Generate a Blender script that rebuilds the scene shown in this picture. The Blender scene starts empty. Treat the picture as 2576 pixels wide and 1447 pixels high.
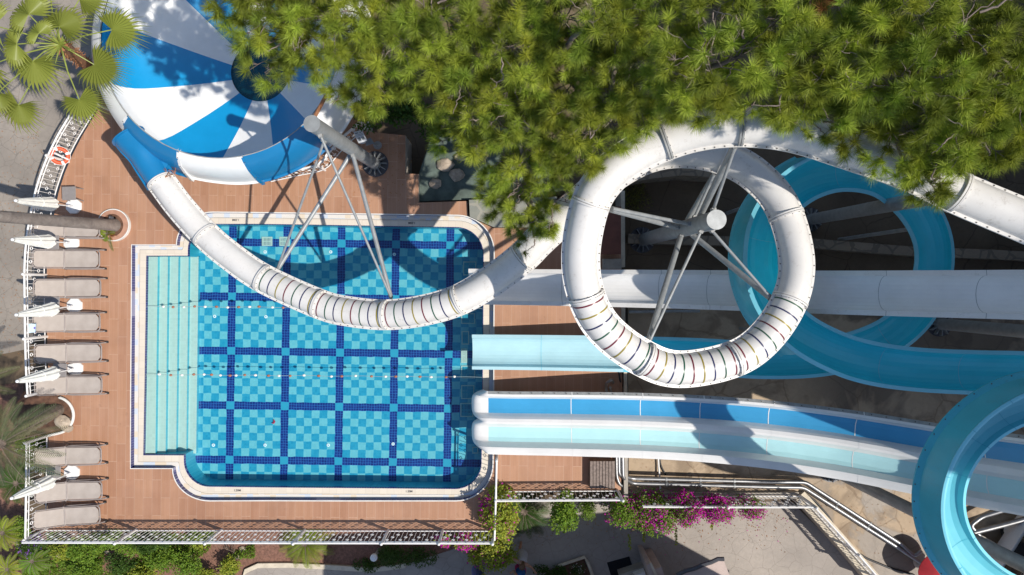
import bpy, bmesh, math, random
from mathutils import Vector, Matrix, Quaternion
from mathutils.geometry import tessellate_polygon
random.seed(7)
R = random.random
U = random.uniform
scene = bpy.context.scene
COL = scene.collection
H = 23.0            # drone height above the pool deck, metres
PX = 76.0           # photo pixels per metre on the deck
CX, CY = 1288.0, 723.5
G = -1.4            # level of the lower ground
YZ = -0.6           # level of the concrete yard under the slides
def P(px, py, z=0.0):
    k = (H - z) / (H * PX)
    return Vector(((px - CX) * k, -(py - CY) * k, z))
def lerp(a, b, t): return a + (b - a) * t

# ------------------------------------------------------------------ camera, sun, sky
cam_d = bpy.data.cameras.new('camera'); cam = bpy.data.objects.new('camera', cam_d); COL.objects.link(cam)
cam.location = (0, 0, H); cam_d.sensor_width = 36; cam_d.lens = 36 * PX * H / 2576; cam_d.clip_end = 400
scene.camera = cam
LD = Vector((-0.70, 0.255, -1.0)).normalized()
sun_d = bpy.data.lights.new('sun', 'SUN'); sun = bpy.data.objects.new('sun', sun_d); COL.objects.link(sun)
sun_d.energy = 4.6; sun_d.angle = math.radians(0.53); sun_d.color = (1.0, 0.95, 0.87)
sun.rotation_euler = LD.to_track_quat('-Z', 'Y').to_euler(); sun.location = (20, -8, 30)
w = bpy.data.worlds.new('World'); scene.world = w; w.use_nodes = True
nt = w.node_tree; bg = nt.nodes['Background']
sky = nt.nodes.new('ShaderNodeTexSky'); sky.sky_type = 'NISHITA'; sky.sun_disc = False
sky.sun_elevation = math.asin(-LD.z); sky.sun_rotation = math.atan2(-LD.x, -LD.y)
sky.dust_density = 0.6
nt.links.new(sky.outputs[0], bg.inputs[0]); bg.inputs[1].default_value = 0.13
scene.view_settings.view_transform = 'Standard'; scene.view_settings.look = 'None'
scene.view_settings.exposure = 0.04; scene.view_settings.gamma = 1.0

# ------------------------------------------------------------------ materials
MATS = {}
class NT:
    def __init__(s, name):
        s.m = bpy.data.materials.new(name); s.m.use_nodes = True
        s.t = s.m.node_tree; s.b = s.t.nodes['Principled BSDF']; s.out = s.t.nodes['Material Output']
        MATS[name] = s.m
    def n(s, typ, **kw):
        nd = s.t.nodes.new(typ)
        for k, v in kw.items(): setattr(nd, k, v)
        return nd
    def L(s, a, b): s.t.links.new(a, b)
    def put(s, sock, v):
        if hasattr(v, 'is_output') or isinstance(v, bpy.types.NodeSocket): s.L(v, sock)
        else: sock.default_value = v
    def math(s, op, a, b=None, c=None, clamp=False):
        nd = s.n('ShaderNodeMath', operation=op, use_clamp=clamp)
        s.put(nd.inputs[0], a)
        if b is not None: s.put(nd.inputs[1], b)
        if c is not None: s.put(nd.inputs[2], c)
        return nd.outputs[0]
    def mix(s, f, a, b, bt='MIX'):
        nd = s.n('ShaderNodeMix', data_type='RGBA', blend_type=bt)
        s.put(nd.inputs[0], f)
        s.put(nd.inputs[6], a if not isinstance(a, tuple) else (*a[:3], 1))
        s.put(nd.inputs[7], b if not isinstance(b, tuple) else (*b[:3], 1))
        return nd.outputs[2]
    def pos(s): return s.n('ShaderNodeNewGeometry').outputs['Position']
    def obj(s): return s.n('ShaderNodeTexCoord').outputs['Object']
    def noise(s, vec, scale, detail=4, rough=.55, dist=0):
        nd = s.n('ShaderNodeTexNoise'); s.L(vec, nd.inputs['Vector'])
        nd.inputs['Scale'].default_value = scale; nd.inputs['Detail'].default_value = detail
        nd.inputs['Roughness'].default_value = rough; nd.inputs['Distortion'].default_value = dist
        return nd.outputs['Fac']
    def ramp(s, f, stops):
        nd = s.n('ShaderNodeValToRGB'); s.L(f, nd.inputs[0]); e = nd.color_ramp.elements
        while len(e) < len(stops): e.new(.5)
        for i, (p, c) in enumerate(stops):
            e[i].position = p; e[i].color = (*c[:3], 1) if isinstance(c, tuple) else (c, c, c, 1)
        return nd.outputs[0]
    def mapv(s, vec, scale=(1, 1, 1), rot=(0, 0, 0), loc=(0, 0, 0)):
        nd = s.n('ShaderNodeMapping'); s.L(vec, nd.inputs[0])
        nd.inputs['Scale'].default_value = scale; nd.inputs['Rotation'].default_value = rot; nd.inputs['Location'].default_value = loc
        return nd.outputs[0]
    def bump(s, h, strength=.3, dist=.02):
        nd = s.n('ShaderNodeBump'); s.L(h, nd.inputs['Height'])
        nd.inputs['Strength'].default_value = strength; nd.inputs['Distance'].default_value = dist
        s.L(nd.outputs[0], s.b.inputs['Normal'])
    def col(s, c): s.put(s.b.inputs['Base Color'], (*c[:3], 1) if isinstance(c, tuple) else c)
    def rough(s, v): s.put(s.b.inputs['Roughness'], v)
def sc(c, k): return tuple(min(1, x * k) for x in c)

def plain(name, c, rough=.5, var=.12, scale=3.0, metal=0, bump=0, spots=None, world=True, spec=None):
    """surface with two scales of uneven colour, slight roughness change, optional dirt spots"""
    t = NT(name); v = t.pos() if world else t.obj()
    n1 = t.noise(v, scale, 5); n2 = t.noise(v, scale * 9, 3)
    base = t.ramp(n1, [(.3, sc(c, 1 - var)), (.7, sc(c, 1 + var))])
    base = t.mix(t.math('MULTIPLY', t.math('SUBTRACT', n2, .42, clamp=True), var * 2.5), base, sc(c, .72))
    if spots:
        sp = t.noise(v, spots[0], 6, .7)
        base = t.mix(t.math('MULTIPLY', t.math('GREATER_THAN', sp, spots[1]), spots[3] if len(spots) > 3 else .6), base, spots[2])
    t.col(base); t.rough(t.math('ADD', t.math('MULTIPLY', n2, .15), rough - .07)); t.b.inputs['Metallic'].default_value = metal
    if spec is not None: t.b.inputs['Specular IOR Level'].default_value = spec
    if bump: t.bump(n2, bump, .01)
    return t.m

def gelcoat(name, c, dirt=(.35, .3, .24), amt=.25, rough=.32):
    t = NT(name); v = t.pos()
    n1 = t.noise(v, 1.3, 5, .6); n2 = t.noise(v, 26, 4, .65); n3 = t.noise(t.mapv(v, (1, 1, .3)), 6, 5, .7)
    base = t.ramp(n1, [(.3, sc(c, .93)), (.7, sc(c, 1.04))])
    m = t.math('MULTIPLY', t.math('MULTIPLY', t.math('SUBTRACT', n3, .52, clamp=True), 3.0, clamp=True), t.math('MULTIPLY', t.math('SUBTRACT', n2, .40, clamp=True), 4.0, clamp=True))
    base = t.mix(t.math('MULTIPLY', m, amt), base, dirt)
    t.col(base); t.rough(t.math('ADD', t.math('MULTIPLY', n1, .2), rough - .1))
    t.b.inputs['Specular IOR Level'].default_value = .45
    t.b.inputs['Coat Weight'].default_value = .15
    return t.m

gelcoat('white_gelcoat', (.74, .71, .67), amt=.9)
gelcoat('white_lane', (.82, .80, .77), amt=.15)
gelcoat('bowl_white', (.82, .81, .79), amt=.12)
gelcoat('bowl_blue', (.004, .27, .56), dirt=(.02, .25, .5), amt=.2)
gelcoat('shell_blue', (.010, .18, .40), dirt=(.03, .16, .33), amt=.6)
gelcoat('lane_blue', (.055, .33, .60), dirt=(.08, .3, .6), amt=.2)
gelcoat('lane_cyan', (.46, .74, .76), dirt=(.5, .75, .75), amt=.2)
gelcoat('turquoise', (.05, .62, .74), dirt=(.1, .45, .55), amt=.25)
gelcoat('spiral_turquoise', (.14, .50, .59), dirt=(.2, .5, .58), amt=.25)
gelcoat('turquoise_rim', (.20, .60, .72), dirt=(.2, .5, .55), amt=.3)  # lighter than the channel: the rim highlight is part of this colour
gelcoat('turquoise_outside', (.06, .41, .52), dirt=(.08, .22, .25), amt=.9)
gelcoat('pale_turquoise', (.46, .70, .75), dirt=(.35, .6, .65), amt=.3)  # run-out copy of the turquoise: faded, with its sunlit brightness put into the colour
plain('drain_teal', (.002, .06, .09), .25, .3, 4)
for nm, c in dict(yellow=(.30, .23, .03), navy=(.02, .025, .10), green=(.015, .09, .05), red=(.16, .015, .03)).items():
    plain('band_' + nm, c, .35, .1)
plain('bolt_dark', (.10, .09, .08), .6, .2)
plain('flange_grey', (.34, .34, .33), .5, .2, 6, spots=(30, .62, (.2, .14, .1)))
plain('galvanised', (.36, .37, .37), .48, .16, 5, metal=.35, spots=(55, .60, (.24, .25, .26), .5))
plain('silver_pipe', (.27, .27, .275), .42, .2, 4, metal=.8)
plain('black_hose', (.02, .02, .022), .5, .2)
plain('yellow_hose', (.55, .38, .05), .6, .2)
plain('white_paint', (.80, .78, .76), .42, .06, 8)
plain('white_plastic', (.82, .82, .82), .45, .05, 8)
plain('canvas', (.80, .79, .74), .9, .08, 6, bump=.1)
plain('orange', (.72, .10, .03), .5, .12, 8)
plain('rope', (.30, .38, .38), .8, .1)
plain('float_white', (.78, .76, .70), .5, .1, 20)
plain('float_brown', (.36, .14, .08), .6, .25, 20)
plain('red_toy', (.5, .02, .06), .5, .1)
plain('taupe_frame', (.29, .245, .225), .45, .1, 10)
plain('dark_rubber', (.02, .02, .02), .7, .1)
plain('grey_table', (.25, .225, .215), .55, .08, 12)
plain('cream_stone', (.60, .52, .40), .8, .15, 4, spots=(20, .62, (.35, .28, .2)))
plain('white_kerb', (.72, .70, .66), .6, .1, 6)
plain('terracotta', (.45, .24, .16), .7, .15, 8)
plain('soil', (.13, .065, .04), .95, .5, 6, bump=.6, spots=(60, .60, (.25, .15, .10)))
plain('mulch', (.20, .10, .07), .95, .45, 14, bump=.7, spots=(70, .58, (.36, .22, .16)))
plain('rock', (.42, .34, .26), .9, .35, 5, bump=.5)
plain('bark', (.17, .13, .10), .95, .45, 9, bump=.7)
plain('pine_bark', (.24, .19, .165), .95, .35, 12, bump=.4)
plain('fibre', (.34, .15, .07), .95, .5, 30, bump=.6)
plain('dark_metal', (.07, .07, .08), .45, .2)
plain('glass_dark', (.012, .014, .018), .08, .1)
plain('car_paint', (.66, .67, .68), .25, .03, 2)
plain('red_fabric', (.42, .02, .03), .8, .15, 5)
plain('skin', (.42, .22, .14), .55, .1, 20)
plain('hair_brown', (.10, .05, .025), .7, .3, 40)
plain('hair_dark', (.03, .02, .015), .7, .3, 40)
plain('blue_cloth', (.02, .12, .34), .85, .2, 10)
plain('pink_cloth', (.45, .03, .14), .85, .2, 10)
plain('concrete_wall', (.40, .36, .31), .9, .2, 2, spots=(12, .62, (.26, .22, .18)), bump=.2)
plain('plaster', (.50, .40, .36), .85, .12, 3)
plain('roof_tile', (.33, .25, .23), .85, .2, 5, bump=.3)
plain('dark_mat', (.008, .009, .012), .95, .3, 30)
plain('slate', (.10, .13, .11), .85, .35, 3, bump=.4)
plain('pump_roof', (.17, .06, .04), .8, .2, 3)
plain('paper_sign', (.75, .76, .78), .5, .08, 10)
plain('sign_grey', (.22, .25, .27), .5, .15, 8)
def twotone(name, a, b, scale, thr=.5, rough=.85):
    t = NT(name); n = t.n('ShaderNodeTexVoronoi'); t.L(t.obj(), n.inputs['Vector']); n.inputs['Scale'].default_value = scale
    t.col(t.mix(t.math('GREATER_THAN', n.outputs['Distance'], thr), a, b)); t.rough(rough); return t.m
twotone('dotted_cloth', (.10, .10, .22), (.42, .42, .48), 28, .22)
twotone('purple_print', (.30, .14, .32), (.10, .14, .32), 22, .3)
twotone('towel_print', (.16, .10, .42), (.52, .66, .74), 7, .28)

def sling():
    t = NT('sling_fabric'); v = t.obj()
    w1 = t.n('ShaderNodeTexWave', bands_direction='X'); t.L(v, w1.inputs[0]); w1.inputs['Scale'].default_value = 60
    n = t.noise(v, 4, 5)
    t.col(t.mix(t.math('MULTIPLY', w1.outputs['Fac'], .35), t.ramp(n, [(.3, (.39, .33, .285)), (.7, (.47, .405, .355))]), (.33, .29, .265))); t.rough(.85); return t.m
sling()

def deck_mat():
    t = NT('deck_tiles'); p = t.pos()
    rot = t.mapv(p, (1, 1, 1), (0, 0, math.radians(90 + .6)))
    br = t.n('ShaderNodeTexBrick', offset=.5, offset_frequency=2, squash=1); t.L(rot, br.inputs['Vector'])
    for k, v in dict(Scale=1.0).items(): br.inputs[k].default_value = v
    br.inputs['Brick Width'].default_value = 1.18; br.inputs['Row Height'].default_value = .296
    br.inputs['Mortar Size'].default_value = .0075; br.inputs['Mortar Smooth'].default_value = .25; br.inputs['Bias'].default_value = 0
    br.inputs['Color1'].default_value = (.43, .23, .13, 1); br.inputs['Color2'].default_value = (.36, .18, .10, 1); br.inputs['Mortar'].default_value = (.55, .37, .265, 1)
    sep = t.n('ShaderNodeSeparateXYZ'); t.L(rot, sep.inputs[0])
    fr = t.math('FRACT', t.math('MULTIPLY', sep.outputs[1], 1 / .0987)); line = t.math('LESS_THAN', fr, .06)
    pl = t.n('ShaderNodeTexWhiteNoise', noise_dimensions='2D')
    cb = t.n('ShaderNodeCombineXYZ'); t.L(t.math('FLOOR', t.math('MULTIPLY', sep.outputs[1], 1 / .0987)), cb.inputs[0]); t.L(t.math('FLOOR', t.math('MULTIPLY', sep.outputs[0], 1 / .59)), cb.inputs[1]); t.L(cb.outputs[0], pl.inputs['Vector'])
    grain = t.noise(t.mapv(rot, (1.5, 30, 1)), 2.2, 5, .65)
    big = t.noise(p, .7, 4); st = t.noise(p, 3.5, 6, .7)
    c = t.mix(t.math('MULTIPLY', t.math('SUBTRACT', grain, .35, clamp=True), .9), br.outputs['Color'], (.32, .145, .09))
    c = t.mix(t.math('MULTIPLY', pl.outputs['Value'], .28), c, (.52, .29, .19))
    c = t.mix(t.math('MULTIPLY', line, .5), c, (.27, .125, .08))
    c = t.mix(t.math('MULTIPLY', t.math('SUBTRACT', big, .45, clamp=True), 1.1), c, (.50, .30, .205))
    c = t.mix(t.math('MULTIPLY', t.math('GREATER_THAN', st, .64), .25), c, (.24, .12, .065))
    wet = t.noise(p, .33, 5, .6, .3); c = t.mix(t.math('MULTIPLY', t.math('SUBTRACT', wet, .54, clamp=True), 2.6, clamp=True), c, (.25, .125, .075))
    t.col(c); t.rough(t.math('ADD', t.math('MULTIPLY', grain, .3), .45)); t.bump(t.math('ADD', grain, t.math('MULTIPLY', br.outputs['Fac'], -1.0)), .25, .006); return t.m
deck_mat()

def mosaic(name, a, b, grout, size, lw=.09, pool=None, rough=.3):
    """square mosaic tiles with varied glaze; pool=(origin, unit) adds the checked lane pattern of the pool floor"""
    t = NT(name); p = t.pos()
    nz = t.n('ShaderNodeTexNoise'); t.L(p, nz.inputs['Vector']); nz.inputs['Scale'].default_value = 4.2; nz.inputs['Detail'].default_value = 2
    sub = t.n('ShaderNodeVectorMath', operation='SUBTRACT'); t.L(nz.outputs['Color'], sub.inputs[0]); sub.inputs[1].default_value = (.5, .5, .5)
    scl = t.n('ShaderNodeVectorMath', operation='SCALE'); t.L(sub.outputs[0], scl.inputs[0]); scl.inputs['Scale'].default_value = .055 if pool else 0
    add = t.n('ShaderNodeVectorMath', operation='ADD'); t.L(p, add.inputs[0]); t.L(scl.outputs[0], add.inputs[1])
    org = pool[0] if pool else (0, 0, 0)
    o = t.n('ShaderNodeVectorMath', operation='SUBTRACT'); t.L(add.outputs[0], o.inputs[0]); o.inputs[1].default_value = org
    v = t.mapv(o.outputs[0], (1, 1, 1), (0, 0, math.radians(.85)))
    sep = t.n('ShaderNodeSeparateXYZ'); t.L(v, sep.inputs[0])
    def grid(unit, lw):
        g = None
        for ax in (0, 1):
            f = t.math('FRACT', t.math('MULTIPLY', sep.outputs[ax], 1 / unit)); l = t.math('LESS_THAN', f, lw)
            g = l if g is None else t.math('MAXIMUM', g, l)
        return g
    wn = t.n('ShaderNodeTexWhiteNoise', noise_dimensions='2D')
    def cell(unit):
        cb = t.n('ShaderNodeCombineXYZ')
        for ax in (0, 1): t.L(t.math('FLOOR', t.math('MULTIPLY', sep.outputs[ax], 1 / unit)), cb.inputs[ax])
        return cb.outputs[0]
    if not pool:
        t.L(cell(size), wn.inputs['Vector'])
        c = t.mix(grid(size, lw), t.mix(wn.outputs['Value'], a, b), grout)
    else:
        unit = pool[1]
        ix = t.math('FLOOR', t.math('MULTIPLY', sep.outputs[0], 1 / unit)); iy = t.math('FLOOR', t.math('MULTIPLY', sep.outputs[1], 1 / unit))
        lx = t.math('LESS_THAN', t.math('FLOORED_MODULO', ix, 7), .5); ly = t.math('LESS_THAN', t.math('FLOORED_MODULO', iy, 7), .5)
        par = t.math('LESS_THAN', t.math('FLOORED_MODULO', t.math('ADD', ix, iy), 2), .5)
        t.L(cell(unit / 3), wn.inputs['Vector'])
        light = t.mix(wn.outputs['Value'], (.125, .43, .50), (.155, .47, .535)); med = t.mix(wn.outputs['Value'], (.012, .25, .41), (.024, .30, .455))
        navy = t.mix(wn.outputs['Value'], (.004, .016, .14), (.008, .03, .20))
        fine = grid(unit / 3, .07); finer = grid(unit / 6, .06)
        grain = t.noise(p, 38, 3, .6)
        light = t.mix(t.math('MULTIPLY', grain, .3), light, (.17, .50, .56))
        med = t.mix(t.math('MULTIPLY', finer, .35), med, (.03, .40, .62))
        chk = t.mix(par, med, light)
        chk = t.mix(t.math('MULTIPLY', fine, .30), chk, (.06, .43, .6))
        line = t.math('MAXIMUM', lx, ly); cross = t.math('MULTIPLY', lx, ly)
        nav = t.mix(t.math('MULTIPLY', grid(unit / 3, .12), .85), navy, (.04, .20, .50))
        c = t.mix(line, chk, nav); c = t.mix(cross, c, (.03, .31, .46))
    t.col(c); t.rough(rough); return t.m
FO = P(718 - 9.7, 885 + 9.7, -1.0); UNIT = 19.55 * (H + 1.0) / (H * PX)
mosaic('pool_floor_tiles', None, None, None, 0, pool=((FO.x, FO.y, 0), UNIT))
mosaic('navy_mosaic', (.006, .008, .085), (.015, .018, .15), (.22, .22, .34), .085, .12)
mosaic('cyan_mosaic', (.02, .33, .46), (.035, .39, .52), (.08, .46, .56), .1, .06)
mosaic('step_mosaic', (.42, .54, .48), (.46, .58, .52), (.50, .62, .56), .1, .05)
mosaic('coping_cream', (.66, .58, .48), (.72, .64, .53), (.56, .49, .40), .24, .03, rough=.5)

def grate_mat():
    t = NT('overflow_grate'); p = t.pos(); n = t.noise(p, 1.9, 2)
    sep = t.n('ShaderNodeSeparateXYZ'); t.L(p, sep.inputs[0])
    ln = t.math('LESS_THAN', t.math('FRACT', t.math('MULTIPLY', t.math('ADD', sep.outputs[0], sep.outputs[1]), 22)), .28)
    seg = t.n('ShaderNodeTexWhiteNoise', noise_dimensions='2D'); cb = t.n('ShaderNodeCombineXYZ')
    for ax in (0, 1): t.L(t.math('FLOOR', t.math('MULTIPLY', sep.outputs[ax], 5.2)), cb.inputs[ax])
    t.L(cb.outputs[0], seg.inputs['Vector'])
    c = t.ramp(seg.outputs['Value'], [(0, (.74, .70, .64)), (.5, (.72, .69, .64)), (.62, (.73, .62, .47)), (.80, (.58, .65, .74)), (1, (.68, .70, .72))])
    c.node.color_ramp.interpolation = 'CONSTANT'
    t.col(t.mix(t.math('MULTIPLY', ln, .45), c, (.42, .38, .34))); t.rough(.5); return t.m
grate_mat()

def water_mat():
    t = NT('pool_water'); p = t.pos()
    n1 = t.noise(p, 3.2, 3, .5, .6); n2 = t.noise(p, 13, 3, .6)
    bp = t.n('ShaderNodeBump'); t.L(t.math('ADD', n1, t.math('MULTIPLY', n2, .35)), bp.inputs['Height']); bp.inputs['Strength'].default_value = .35; bp.inputs['Distance'].default_value = .05
    tr = t.n('ShaderNodeBsdfTransparent'); tr.inputs[0].default_value = (.90, .985, 1, 1)
    gl = t.n('ShaderNodeBsdfGlossy'); gl.inputs['Roughness'].default_value = .04; t.L(bp.outputs[0], gl.inputs['Normal'])
    fr = t.n('ShaderNodeFresnel'); fr.inputs[0].default_value = 1.33; t.L(bp.outputs[0], fr.inputs['Normal'])
    mx = t.n('ShaderNodeMixShader'); t.L(fr.outputs[0], mx.inputs[0]); t.L(tr.outputs[0], mx.inputs[1]); t.L(gl.outputs[0], mx.inputs[2])
    t.L(mx.outputs[0], t.out.inputs['Surface']); return t.m
water_mat()

def crazed(name, a, b, crack, scale, cw=.02, wet=False):
    """stamped or cracked concrete: voronoi joints, blotches, stains; wet areas shine"""
    t = NT(name); p = t.pos()
    nz = t.n('ShaderNodeTexNoise'); t.L(p, nz.inputs['Vector']); nz.inputs['Scale'].default_value = 2.0; nz.inputs['Detail'].default_value = 3
    mv = t.n('ShaderNodeMix', data_type='VECTOR'); mv.inputs[0].default_value = .18; t.L(p, mv.inputs[4]); t.L(nz.outputs['Color'], mv.inputs[5])
    vo = t.n('ShaderNodeTexVoronoi', feature='DISTANCE_TO_EDGE'); t.L(mv.outputs[1], vo.inputs['Vector']); vo.inputs['Scale'].default_value = scale
    ck = t.math('LESS_THAN', vo.outputs['Distance'], cw)
    n1 = t.noise(p, .55, 6, .6); n2 = t.noise(p, 9, 4, .6); n3 = t.noise(p, 2.2, 6, .65)
    c = t.ramp(n1, [(.32, a), (.68, b)])
    c = t.mix(t.math('MULTIPLY', t.math('SUBTRACT', n2, .4, clamp=True), .8), c, sc(a, .75))
    c = t.mix(t.math('MULTIPLY', t.math('SUBTRACT', n3, .5, clamp=True), 1.4, clamp=True), c, sc(a, .62))
    c = t.mix(t.math('MULTIPLY', ck, .5), c, crack)
    if wet:
        n4 = t.noise(p, .8, 6, .6, .6); c = t.mix(t.math('MULTIPLY', t.math('MULTIPLY', t.math('SUBTRACT', n4, .52, clamp=True), 9, clamp=True), .55), c, (.15, .105, .07))
        wn = t.noise(p, .42, 5, .55, .4); sx = t.n('ShaderNodeSeparateXYZ'); t.L(p, sx.inputs[0]); wm = t.math('MULTIPLY', t.math('MULTIPLY', t.math('SUBTRACT', wn, .48, clamp=True), 18, clamp=True), t.math('MULTIPLY', t.math('SUBTRACT', sx.outputs[0], 9.6), .6, clamp=True))
        c = t.mix(t.math('MULTIPLY', wm, .72), c, (.10, .075, .055))
        t.rough(t.math('SUBTRACT', .9, t.math('MULTIPLY', wm, .40)))
    else: t.rough(.88)
    t.col(c); t.bump(t.math('SUBTRACT', n2, t.math('MULTIPLY', ck, .8)), .35, .015); return t.m
crazed('stamped_path_grey', (.225, .195, .165), (.33, .285, .24), (.15, .13, .11), 2.6, .014)
crazed('stamped_path', (.30, .265, .235), (.42, .37, .325), (.22, .19, .165), 2.5, .014)
crazed('yard_concrete', (.40, .30, .20), (.52, .40, .28), (.22, .15, .09), .6, .010, wet=True)
crazed('earth', (.10, .07, .043), (.19, .135, .085), (.05, .035, .025), .8, .008)
crazed('stone_wall', (.22, .17, .12), (.34, .26, .18), (.10, .08, .06), 2.4, .06)
crazed('flagstone', (.20, .21, .185), (.31, .30, .25), (.40, .36, .29), 1.7, .05)

def foliage(name, c, trans=.35, rough=.5, spec=.25):
    """leaf surface; the 'tint' attribute carries each leaf's or tuft's own natural colour variation"""
    t = NT(name); at = t.n('ShaderNodeAttribute'); at.attribute_name = 'tint'
    cc = t.mix(1.0, c, at.outputs['Color'], 'MULTIPLY')
    t.col(cc); t.rough(rough); t.b.inputs['Specular IOR Level'].default_value = spec
    tl = t.n('ShaderNodeBsdfTranslucent'); t.L(t.mix(1.0, cc, (.95, 1.0, .45), 'MULTIPLY'), tl.inputs[0])
    mx = t.n('ShaderNodeMixShader'); mx.inputs[0].default_value = trans
    t.L(t.b.outputs[0], mx.inputs[1]); t.L(tl.outputs[0], mx.inputs[2]); t.L(mx.outputs[0], t.out.inputs['Surface']); return t.m
foliage('pine_needles', (.295, .36, .045), .18, .45)
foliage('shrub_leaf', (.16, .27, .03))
foliage('yellow_leaf', (.30, .36, .045))
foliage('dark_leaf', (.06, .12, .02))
foliage('cycad_leaf', (.22, .28, .03))
foliage('feather_leaf', (.13, .155, .075))
foliage('fan_leaf', (.23, .275, .055), .3, .4)
foliage('magenta_flower', (.60, .012, .42), .4)
foliage('purple_flower', (.30, .12, .55), .4)
foliage('white_flower', (.75, .72, .66), .3)
foliage('dry_leaf', (.35, .17, .07), .3)
foliage('grass_blade', (.20, .20, .05), .3)

# ------------------------------------------------------------------ mesh building
LOC = {}
class MB:
    def __init__(s): s.v = []; s.f = []; s.m = []; s.c = None
    def add(s, vs, fs, m=0):
        o = len(s.v); s.v.extend([tuple(x) for x in vs]); s.f.extend([tuple(i + o for i in f) for f in fs]); s.m.extend([m] * len(fs)); return s
    def box(s, c, size, rz=0, m=0, mat=None, bevel=0):
        hx, hy, hz = [q / 2 for q in size]
        M = (mat or Matrix.Rotation(rz, 3, 'Z')); c = Vector(c)
        if bevel:
            vs = []; b = bevel
            for z, i in ((-hz, b), (-hz + b, 0), (hz - b, 0), (hz, b)):
                for x, y in ((-hx + i, -hy + i), (hx - i, -hy + i), (hx - i, hy - i), (-hx + i, hy - i)): vs.append(c + M @ Vector((x, y, z)))
            fs = [(3, 2, 1, 0), (12, 13, 14, 15)]
            for k in range(3):
                for j in range(4): fs.append((4*k + j, 4*k + (j+1) % 4, 4*k + 4 + (j+1) % 4, 4*k + 4 + j))
            return s.add(vs, fs, m)
        vs = [c + M @ Vector((x, y, z)) for z in (-hz, hz) for x, y in ((-hx, -hy), (hx, -hy), (hx, hy), (-hx, hy))]
        return s.add(vs, [(3, 2, 1, 0), (4, 5, 6, 7), (0, 1, 5, 4), (1, 2, 6, 5), (2, 3, 7, 6), (3, 0, 4, 7)], m)
    def tube(s, pts, r, n=8, m=0, caps=True, closed=False):
        pts = [Vector(p) for p in pts]; k = len(pts); rs = r if isinstance(r, (list, tuple)) else [r] * k
        rings = []; up = None
        for i, p in enumerate(pts):
            a = pts[(i - 1) % k] if (closed or i > 0) else p; b = pts[(i + 1) % k] if (closed or i < k - 1) else p
            t = (b - a).normalized()
            if up is None:
                up = Vector((0, 0, 1)) if abs(t.z) < .9 else Vector((1, 0, 0))
            sd = t.cross(up).normalized(); up = sd.cross(t).normalized()
            rings.append([p + (sd * math.cos(2*math.pi*j/n) + up * math.sin(2*math.pi*j/n)) * rs[i] for j in range(n)])
        return s.loft(rings, m, closed, caps)
    def loft(s, rings, m=0, closed=False, caps=False, ring_closed=True):
        n = len(rings[0]); k = len(rings); vs = [v for r in rings for v in r]; fs = []
        for i in range(k if closed else k - 1):
            i2 = (i + 1) % k
            for j in range(n if ring_closed else n - 1):
                j2 = (j + 1) % n; fs.append((i*n + j, i*n + j2, i2*n + j2, i2*n + j))
        if caps and not closed: fs.append(tuple(range(n - 1, -1, -1))); fs.append(tuple((k-1)*n + j for j in range(n)))
        return s.add(vs, fs, m)
    def poly(s, loops, z=None, m=0):
        ls = [[Vector((p[0], p[1], p[2] if z is None else z)) for p in l] for l in loops]
        flat = [p for l in ls for p in l]; tris = tessellate_polygon(ls); out = []
        for t in tris:
            a, b, c = [flat[i] for i in t]
            nz = (b - a).cross(c - a).z
            if abs(nz) > 1e-9: out.append(t if nz > 0 else (t[0], t[2], t[1]))
        return s.add(flat, out, m)
    def strip(s, loop, z0, z1, m=0, closed=True):
        n = len(loop); vs = [(p[0], p[1], z0) for p in loop] + [(p[0], p[1], z1) for p in loop]
        return s.add(vs, [(i, (i+1) % n, n + (i+1) % n, n + i) for i in range(n if closed else n - 1)], m)
    def prism(s, loop, z0, z1, m=0, ms=None):
        s.poly([loop], z1, m); return s.strip(loop, z0, z1, m if ms is None else ms)
    def disc(s, c, r, n=20, m=0, sx=1, sy=1):
        c = Vector(c); return s.add([c + Vector((r*sx*math.cos(2*math.pi*j/n), r*sy*math.sin(2*math.pi*j/n), 0)) for j in range(n)], [tuple(range(n))], m)
    def cyl(s, c, r, h, n=16, m=0, r2=None):
        c = Vector(c); return s.tube([c, c + Vector((0, 0, h))], [r, r if r2 is None else r2], n, m)
    def torus(s, c, r, q, n=24, k=8, m=0, mat=None):
        c = Vector(c); mat = mat or Matrix.Identity(3)
        return s.tube([c + mat @ Vector((r*math.cos(2*math.pi*i/n), r*math.sin(2*math.pi*i/n), 0)) for i in range(n)], q, k, m, closed=True)
    def blob(s, c, r, n=10, k=7, m=0, jit=.0):
        rings = []; c = Vector(c); rx, ry, rz = (r, r, r) if not isinstance(r, (tuple, list)) else r
        for i in range(k + 1):
            a = math.pi * (i + .02) / (k + .04); z = math.cos(a); q = math.sin(a)
            rings.append([c + Vector((rx*q*math.cos(2*math.pi*j/n)*(1+U(-jit, jit)), ry*q*math.sin(2*math.pi*j/n)*(1+U(-jit, jit)), rz*z*(1+U(-jit, jit)))) for j in range(n)])
        return s.loft(rings, m, caps=True)
    def build(s, name, mats, parent=None, origin=None, smooth=False, local=False):
        me = bpy.data.meshes.new(name)
        o = bpy.data.objects.new(name, me); COL.objects.link(o)
        off = Vector((0, 0, 0))
        if parent is not None:
            o.parent = parent
            if not local: off = LOC[parent.name]
        elif origin is not None: off = Vector(origin); o.location = off
        LOC[o.name] = off.copy()
        me.from_pydata([(x - off.x, y - off.y, z - off.z) for x, y, z in s.v], [], s.f)
        if isinstance(mats, str): mats = [mats]
        for q in mats: me.materials.append(MATS[q])
        if len(mats) > 1: me.polygons.foreach_set('material_index', s.m)
        if smooth:
            me.polygons.foreach_set('use_smooth', [True] * len(s.f))
            if smooth != 'all':
                try: me.set_sharp_from_angle(angle=math.radians(smooth if smooth is not True else 40))
                except Exception: pass
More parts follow.
